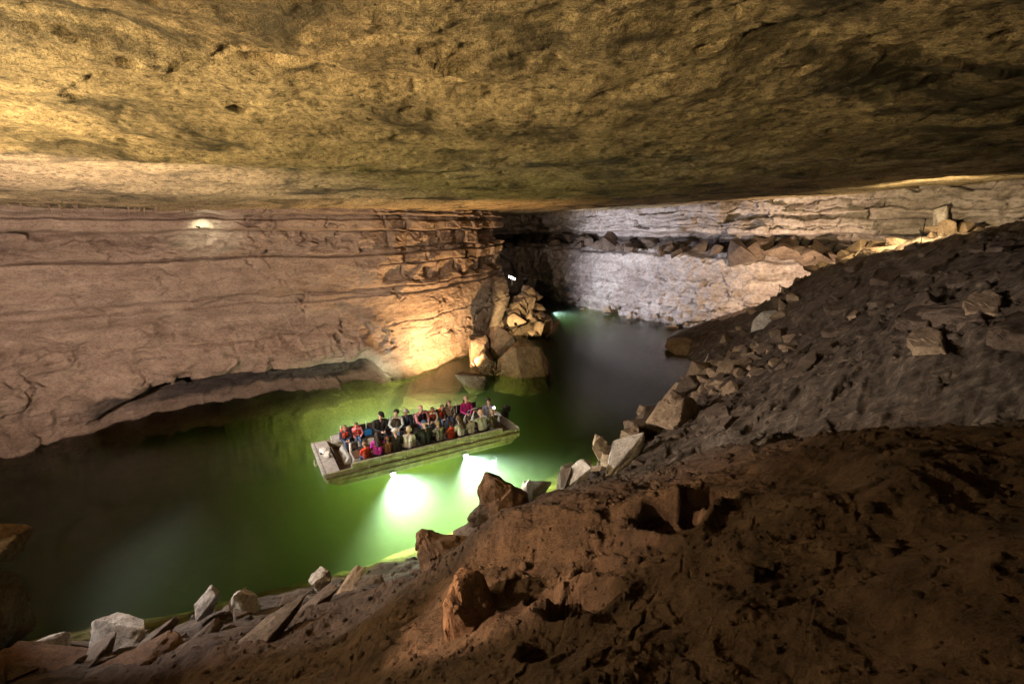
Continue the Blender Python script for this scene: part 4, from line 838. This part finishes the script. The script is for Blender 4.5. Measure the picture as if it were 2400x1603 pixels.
def finish_people():
    bpy.context.view_layer.update(); dg = bpy.context.evaluated_depsgraph_get()
    for n_, d in enumerate(PEOPLE):
        me = bpy.data.meshes.new_from_object(d['tmp'].evaluated_get(dg)); me.name = 'body'
        me.materials.clear()
        keys = ['skin', 'top', 'low', 'shoe', 'sleeve', 'eye', 'lip']
        nm = 'cloth_%02d_' % n_
        top = cloth_tex('top_pattern_%d' % n_, d['plaid'][0], d['plaid'][1], d['plaid'][2]) if d['plaid'] else cloth(d['top'], nm + 'top')
        mats = [plain('skin_%d' % n_, d['skin'], 0.55, vary=0.1), top, cloth(d['low'], nm + 'low'), plain('dark_shoe', (0.03, 0.03, 0.03)), cloth(d['sleeve'] or d['top'], nm + 'sleeve'), plain('eye_dark', (0.03, 0.02, 0.02), 0.2), plain('lip', (0.42, 0.16, 0.14))]
        for m in mats: me.materials.append(m)
        nf = len(me.polygons); cen = np.empty(nf * 3, np.float32); me.polygons.foreach_get('center', cen); cen = cen.reshape(-1, 3)
        best = np.full(nf, 9e9); idx = np.zeros(nf, np.int32)
        for p0, r0, p1, r1, k in d['caps']:
            ax = p1 - p0; L2 = max(ax @ ax, 1e-9); t = np.clip(((cen - p0) @ ax) / L2, 0, 1)
            ds = np.linalg.norm(cen - p0 - t[:, None] * ax, axis=1) - (r0 + (r1 - r0) * t)
            m = ds < best; best[m] = ds[m]; idx[m] = keys.index(k)
        # folds in the clothes
        nv = len(me.vertices); co = np.empty(nv * 3, np.float32); me.vertices.foreach_get('co', co); co = co.reshape(-1, 3)
        no = np.empty(nv * 3, np.float32); me.vertices.foreach_get('normal', no); no = no.reshape(-1, 3)
        wt = (co[:, 2] < 0.56).astype(np.float32)
        co = co + no * (wt * 0.010 * ridged(co * np.array((9, 9, 16)) + n_, 2, n_))[:, None]
        me.vertices.foreach_set('co', co.ravel())
        me.polygons.foreach_set('material_index', idx)
        bm = bmesh.new(); bm.from_mesh(me); n0 = len(bm.faces)
        def add(fn, mi):
            before = set(bm.faces); fn()
            for f in bm.faces:
                if f not in before: f.material_index = mi
        def fingers():
            for q, ha, dv in d['hands']:
                pal = ha + dv * 0.05
                side = np.cross(dv, (0, 0, 1)); side /= max(np.linalg.norm(side), 1e-6); dn = np.cross(side, dv)
                if dn[2] > 0: dn = -dn
                for i in range(4):
                    L = (0.062, 0.072, 0.068, 0.054)[i]; b = pal + side * (i - 1.5) * 0.0165
                    m1 = b + dv * L * 0.55 + dn * 0.012; m2 = m1 + dv * L * 0.25 + dn * L * 0.45
                    tube(bm, [b - dv * 0.02, m1, m2], [0.0095, 0.0085, 0.007], 5)
                b = ha - side * q * 0.02 + dv * 0.01
                tube(bm, [b, b - side * q * 0.028 + dv * 0.03, b - side * q * 0.024 + dv * 0.055 + dn * 0.01], [0.012, 0.010, 0.008], 5)
        add(fingers, 0)
        H = d['H']
        def eyes():
            for q in (-1, 1): bmesh.ops.create_icosphere(bm, subdivisions=1, radius=0.011, matrix=Matrix.Translation(H(q * 0.034, 0.088, 0.018)))
        add(eyes, 5)
        add(lambda: bmesh.ops.create_icosphere(bm, subdivisions=1, radius=0.5, matrix=Matrix.Translation(H(0, 0.090, -0.060)) @ Matrix.Diagonal((0.044, 0.018, 0.014, 1))), 6)
        bm.to_mesh(me); bm.free()
        me.polygons.foreach_set('use_smooth', [True] * len(me.polygons))
        root = empty('person'); a = d['face']
        loc = BOAT @ Vector((d['x'], d['y'], d['seat']))
        root.location = loc; rq = random.Random(n_ * 7 + 1); root.rotation_euler = (R(rq.uniform(-4, 4)), R(rq.uniform(-5, 5)), R(29.8) + R(a) + R(rq.uniform(-16, 16))); root.scale = (d['s'] * 1.13,) * 3
        tag(root, d['label'], 'person', d['dest'])
        link('body', me, None, root)
        old = d['tmp'].data; bpy.data.objects.remove(d['tmp']); bpy.data.meshes.remove(old)
        # hair
        def hairmesh(scale=1.0):
            b = bmesh.new(); bmesh.ops.create_uvsphere(b, u_segments=22, v_segments=14, radius=1)
            kill = [v for v in b.verts if (v.co.y > 0.30 and v.co.z < 0.42) or v.co.z < -0.62 or (v.co.y > 0.05 and v.co.z < -0.25)]
            bmesh.ops.delete(b, geom=kill, context='VERTS')
            for v in b.verts:
                k = 1 + 0.06 * math.sin(v.co.x * 17 + v.co.y * 13) * math.cos(v.co.z * 9)
                v.co = Vector(H(v.co.x * 0.108 * k * scale, v.co.y * 0.118 * k * scale - 0.008, v.co.z * 0.118 * k * scale + 0.032))
            return b
        if d['style'] != 'bald' and not (d['cap'] and d['style'] == 'short'):
            hm = plain('hair_%d' % n_, d['hair'], 0.55, vary=0.5, scale=30)
            b = hairmesh(0.93 if d['cap'] else 1.0)
            if d['style'] == 'long':
                na, nz_ = 12, 7; rows = []
                for j in range(nz_ + 1):
                    z = 0.06 - j * 0.065; row = []
                    for i in range(na + 1):
                        an = R(-10 - 160 * i / na); rr = 0.112 + 0.012 * math.sin(j * 1.3 + i * 1.7) + 0.004 * j
                        row.append(b.verts.new(H(math.cos(an) * rr, math.sin(an) * (rr + 0.01) - 0.005 - 0.008 * j, z)))
                    rows.append(row)
                for j in range(nz_):
                    for i in range(na): b.faces.new((rows[j][i], rows[j][i + 1], rows[j + 1][i + 1], rows[j + 1][i]))
            bmesh.ops.solidify(b, geom=list(b.faces), thickness=0.02)
            fin('hair', b, hm, root, smooth=True)
        if d['cap']:
            cm = cloth(d['cap'], nm + 'cap'); b = bmesh.new(); bmesh.ops.create_uvsphere(b, u_segments=18, v_segments=12, radius=1)
            bmesh.ops.delete(b, geom=[v for v in b.verts if v.co.z < -0.05], context='VERTS')
            for v in b.verts: v.co = Vector(H(v.co.x * 0.118, v.co.y * 0.128 - 0.006, v.co.z * 0.085 + 0.055))
            bmesh.ops.solidify(b, geom=list(b.faces), thickness=0.008); co_ = fin('cap', b, cm, root, smooth=True)
            b = bmesh.new(); vs = []
            for k in range(9):
                an = math.pi * (0.15 + 0.7 * k / 8); vs.append((math.cos(an) * 0.11, math.sin(an) * 0.12))
            tp = [b.verts.new(H(x_, y_ - 0.01, 0.062)) for x_, y_ in vs]; ou = [b.verts.new(H(x_ * 0.95, y_ * 1.62 - 0.01, 0.05)) for x_, y_ in vs]
            for k in range(8): b.faces.new((tp[k], tp[k + 1], ou[k + 1], ou[k]))
            bmesh.ops.solidify(b, geom=list(b.faces), thickness=0.008); fin('brim', b, cm, co_)
        if d['vest']:
            vm = cloth(d['vest'], nm + 'vest'); b = bmesh.new(); W = d['wide']; ly = d['ly']; rows = []
            zz = [0.10, 0.16, 0.24, 0.32, 0.40, 0.47, 0.52]; rx = [0.19, 0.20, 0.195, 0.19, 0.19, 0.17, 0.11]; ry = [0.15, 0.155, 0.15, 0.145, 0.14, 0.13, 0.10]
            for z, a1, b1 in zip(zz, rx, ry):
                rows.append([b.verts.new((math.copysign(abs(math.cos(t)) ** 0.75, math.cos(t)) * a1 * W, math.copysign(abs(math.sin(t)) ** 0.75, math.sin(t)) * b1 + ly * min(1, z / 0.4), z)) for t in np.linspace(math.pi / 2 + 0.07, math.pi / 2 + 2 * math.pi - 0.07, 25)])
            for A, B in zip(rows[:-1], rows[1:]):
                for k in range(24): b.faces.new((A[k], A[k + 1], B[k + 1], B[k]))
            bmesh.ops.solidify(b, geom=list(b.faces), thickness=0.03)
            v_ = fin('life_vest' if d['strap'] else 'vest', b, vm, root, smooth=True)
            if d['strap']:
                b = bmesh.new(); tube(b, [(math.sin(t) * 0.145, ly - 0.02 - math.cos(t) * 0.10, 0.60 - 0.05 * abs(math.sin(t))) for t in np.linspace(-2.1, 2.1, 13)], [0.03, 0.04, 0.045, 0.05, 0.05, 0.05, 0.05, 0.05, 0.05, 0.05, 0.045, 0.04, 0.03], 8); fin('collar', b, vm, v_, smooth=True)
                for z in (0.20, 0.33):
                    b = bmesh.new(); tube(b, [(math.cos(t) * 0.212 * W, math.sin(t) * 0.168 + ly * min(1, z / 0.4), z) for t in np.linspace(0, 2 * math.pi, 24, endpoint=False)], 0.014, 5, True); fin('strap', b, M_BLACK, v_)
        root['_hand'] = [list(map(float, h[1] + h[2] * 0.07)) for h in d['hands']]
        d['root'] = root
NAVY = (0.02, 0.03, 0.07); JEAN = (0.06, 0.10, 0.20); ORG = (0.75, 0.09, 0.03); BLK = (0.018, 0.018, 0.02)
FAR_S, NEAR_S = 2.53, 0.36
F, Nn = 180, 0
person('child in red life vest over navy sleeves, nearest the bow on the far bench', 1.24, FAR_S, F, 0.80, top=NAVY, low=JEAN, hair=(0.20, 0.12, 0.07), vest=ORG, nod=0.4, pose='lap')
person('small child in red life vest over pink sleeves on the far bench', 1.80, FAR_S, F, 0.76, top=(0.75, 0.30, 0.40), low=JEAN, hair=(0.16, 0.09, 0.05), vest=ORG, pose='side')
person('large man in black hoodie and black cap with folded hands', 2.70, FAR_S, F, 1.04, top=BLK, low=NAVY, cap=(0.012, 0.012, 0.014), pose='lap', nod=0.3, wide=1.2, lean=0.08)
person('man with dark hair in olive vest over light plaid shirt', 3.46, FAR_S, F, 1.02, top=(0.45, 0.50, 0.50), sleeve=(0.45, 0.50, 0.50), low=(0.10, 0.15, 0.24), hair=(0.02, 0.015, 0.012), vest=(0.09, 0.07, 0.045), strap=False, pose='knees', turn=-0.8, wide=1.05)
person('woman in pale cap and navy jacket beside the man in olive vest', 3.86, FAR_S, F, 0.95, top=(0.03, 0.055, 0.11), low=BLK, cap=(0.40, 0.38, 0.33), hair=(0.15, 0.10, 0.06), pose='lap', turn=0.4)
person('bald man in black vest over pink shirt, hands on his knees', 4.60, FAR_S, F, 1.06, top=(0.62, 0.26, 0.32), low=JEAN, vest=BLK, strap=False, style='bald', pose='knees', turn=-0.35, wide=1.15)
person('child with long blond hair in red life vest over white sleeves', 5.20, FAR_S, F, 0.80, top=(0.7, 0.7, 0.68), low=JEAN, hair=(0.42, 0.28, 0.14), style='long', vest=ORG, pose='lap', turn=-0.3)
person('child with dark hair in red life vest over black sleeves', 5.62, FAR_S, F, 0.80, top=BLK, low=JEAN, hair=(0.10, 0.06, 0.04), vest=ORG, pose='lap', turn=0.2)
person('woman with long brown hair in beige patterned wrap on the far bench', 6.04, FAR_S, F, 0.98, low=NAVY, hair=(0.20, 0.13, 0.08), style='long', pose='side', plaid=((0.06, 0.04, 0.03), (0.55, 0.47, 0.38), 'plaid'), turn=0.7)
person('blond woman in bright magenta sweater at the stern end of the far bench', 6.90, FAR_S, F, 1.02, top=(0.55, 0.03, 0.30), low=BLK, hair=(0.42, 0.30, 0.20), style='long', pose='lap')
person('guide in grey polo shirt with name badge holding up a bright torch', 7.62, 1.42, 160, 1.02, seat=0.66, top=(0.13, 0.13, 0.17), low=(0.12, 0.09, 0.07), hair=(0.03, 0.02, 0.02), pose='torch', bare=True, turn=0.5)
person('small child in red and orange jacket, nearest the bow on the near bench', 1.66, NEAR_S + 0.02, Nn, 0.72, top=(0.70, 0.06, 0.03), low=JEAN, hair=(0.30, 0.20, 0.12), vest=ORG, pose='lap', turn=0.5)
person('woman in magenta top with long dark hair, back to the camera', 2.10, NEAR_S, Nn, 0.97, top=(0.58, 0.05, 0.45), low=BLK, hair=(0.04, 0.025, 0.02), style='long', pose='lap', nod=0.2)
person('small child with reddish hair in brown jacket beside the woman in magenta', 2.50, NEAR_S, Nn, 0.74, top=(0.22, 0.10, 0.05), low=BLK, hair=(0.22, 0.07, 0.03), pose='lap')
person('man in white and black cap and black shirt on the near bench', 2.88, NEAR_S, Nn, 1.0, top=BLK, low=BLK, cap=(0.70, 0.70, 0.72), hair=(0.03, 0.03, 0.03), pose='lap', turn=0.9)
person('blond person in pale grey hooded top with head turned left', 3.32, NEAR_S, Nn, 0.98, top=(0.62, 0.62, 0.58), low=NAVY, hair=(0.50, 0.42, 0.28), pose='lap', turn=0.8)
person('broad man in black jacket and blue cap, back to the camera', 4.08, NEAR_S, Nn, 1.08, top=(0.02, 0.025, 0.03), low=BLK, cap=(0.05, 0.09, 0.20), pose='lap', turn=0.5, wide=1.3)
person('person in black and white plaid shirt and tan cap, arms raised', 4.72, NEAR_S, Nn, 0.98, low=BLK, cap=(0.35, 0.27, 0.20), pose='phone', plaid=((0.03, 0.03, 0.03), (0.60, 0.60, 0.54), 'plaid'), turn=-0.4)
person('child with brown hair in orange life vest on the near bench', 5.24, NEAR_S, Nn, 0.78, top=(0.25, 0.09, 0.05), low=BLK, hair=(0.10, 0.05, 0.03), vest=(0.70, 0.08, 0.03), pose='lap')
person('woman with brown hair in white striped blouse leaning on the side', 5.70, NEAR_S, Nn, 0.98, low=BLK, hair=(0.12, 0.08, 0.05), style='long', pose='lap', plaid=((0.30, 0.30, 0.28), (0.72, 0.73, 0.72), 'stripe'), turn=0.6)
person('smaller person in white striped shirt beside the woman in striped blouse', 6.20, NEAR_S, Nn, 0.84, low=BLK, hair=(0.08, 0.05, 0.03), pose='side', plaid=((0.28, 0.28, 0.26), (0.68, 0.68, 0.66), 'stripe'))
person('bald man in white shirt with both hands raised to his face', 6.76, NEAR_S, Nn, 1.04, top=(0.62, 0.68, 0.68), low=BLK, style='bald', pose='phone', wide=1.15, turn=0.2)
person('person in dark camouflage jacket and grey cap, last on the near bench', 7.30, NEAR_S, Nn, 0.98, top=(0.07, 0.055, 0.04), low=(0.20, 0.23, 0.27), cap=(0.28, 0.25, 0.21), pose='lap', plaid=((0.04, 0.035, 0.02), (0.12, 0.10, 0.06), 'plaid'))
finish_people()
# things they hold
def held(d, i, bm, name, mat, label, cat, extra=None):
    h = Vector(d['root']['_hand'][i]); bpy.context.view_layer.update()
    o = fin(name, bm, mat, None, 0.0); o.location = d['root'].matrix_world @ h; o.rotation_euler = d['root'].rotation_euler
    return tag(o, label, cat)
byl = {d['label'][:12]: d for d in PEOPLE}
g = [d for d in PEOPLE if d['pose'] == 'torch'][0]
b = bmesh.new(); tube(b, [(0, -0.04, 0), (0, 0.06, 0), (0, 0.065, 0), (0, 0.12, 0)], [0.022, 0.022, 0.04, 0.045], 12)
torch = held(g, 0, b, 'torch', M_BLACK, 'small black torch shining in the raised hand of the guide', 'torch')
b = bmesh.new(); tube(b, [(0, 0.121, 0), (0, 0.128, 0)], 0.042, 12); fin('lens', b, plain('lit_torch_lens', (0.9, 0.9, 0.9), emit=(0.85, 0.92, 1.0), es=160), torch)
# name badge of the guide
b = bmesh.new(); bxs(b, 0.05, 0.12, 0.135, 0.142, 0.40, 0.43); fin('name_badge', b, M_WHITE, g['root'])
for o_ in PEOPLE:
    if '_hand' in o_['root'].keys(): del o_['root']['_hand']
bl = bmesh.new(); bxs(bl, -0.2, 0.2, -0.14, 0.14, 0, 0.26)
bag = fin('bag', bl, plain('blue_bag', (0.01, 0.16, 0.50), 0.6), None, 0.05); bag.matrix_world = BOAT @ Matrix.Translation((2.22, 2.58, 0.503)); tag(bag, 'blue bag on the far bench between the small child and the man in black', 'bag')
# ------------------------------------------------------------------ fixtures round the flood lights
for loc, tgt, label, col in LAMPS:
    q = (Vector(tgt) - Vector(loc)).to_track_quat('-Z', 'Y')
    b = bmesh.new(); rr = 0.05 if 'small' in label else 0.13
    n = 14; out = [b.verts.new((rr * math.cos(k * 2 * math.pi / n), rr * math.sin(k * 2 * math.pi / n), -0.02)) for k in range(n)]
    bk = [b.verts.new((0.6 * rr * math.cos(k * 2 * math.pi / n), 0.6 * rr * math.sin(k * 2 * math.pi / n), 0.16)) for k in range(n)]
    for k in range(n): b.faces.new((out[k], out[(k + 1) % n], bk[(k + 1) % n], bk[k]))
    b.faces.new(bk)
    bmesh.ops.solidify(b, geom=list(b.faces), thickness=0.01)
    o = fin('floodlight', b, M_BLACK, None, smooth=True); o.location = loc; o.rotation_euler = q.to_euler(); tag(o, label, 'lamp')
    b = bmesh.new(); bxs(b, -0.03, 0.03, -0.03, 0.03, 0.10, 0.30); fin('bracket', b, M_BLACK, o)
    gz = float(terrain_z(np.array([loc[0]]), np.array([loc[1]]), False)[0])
    if loc[2] > gz + 0.2 and gz > -1.5 and loc[1] < 38:
        b = bmesh.new(); p0 = Vector((loc[0], loc[1], gz - 0.1)); p1 = o.matrix_basis @ Vector((0, 0, 0.2)); mi = o.matrix_basis.inverted(); tube(b, [mi @ p0, mi @ p1], 0.02, 6); fin('pole', b, M_BLACK, o)

    em = plain('lit_lens_%d' % len(_plain), (0.8, 0.8, 0.8), 0.3, emit=col, es=0.4 if 'small' in label else 6)
    b = bmesh.new(); bmesh.ops.create_uvsphere(b, u_segments=14, v_segments=6, radius=1, matrix=Matrix.Translation((0, 0, 0.03)) @ Matrix.Diagonal((rr * 0.86, rr * 0.86, 0.02, 1))); fin('lens', b, em, o, smooth=True)
# two bare strip lamps with their glare on the top of the rubble pile
for p, L_ in (((0.0, 43.4, 4.75), 0.28), ((1.9, 43.2, 3.65), 0.16)):
    b = bmesh.new(); tube(b, [(-L_, 0, L_ * 0.45), (L_, 0, -L_ * 0.45)], 0.07, 8); o = fin('strip_light', b, plain('lit_tube', (0.9, 0.9, 0.9), emit=(1.0, 0.97, 0.95), es=25)); o.location = p
    tag(o, 'bare white strip light glaring on top of the rubble pile' if L_ > 0.2 else 'tiny white light on the right flank of the rubble pile', 'lamp')
    b = bmesh.new(); bxs(b, -0.05, 0.05, 0.07, 0.12, -0.7, 0.1); fin('bracket', b, M_BLACK, o)
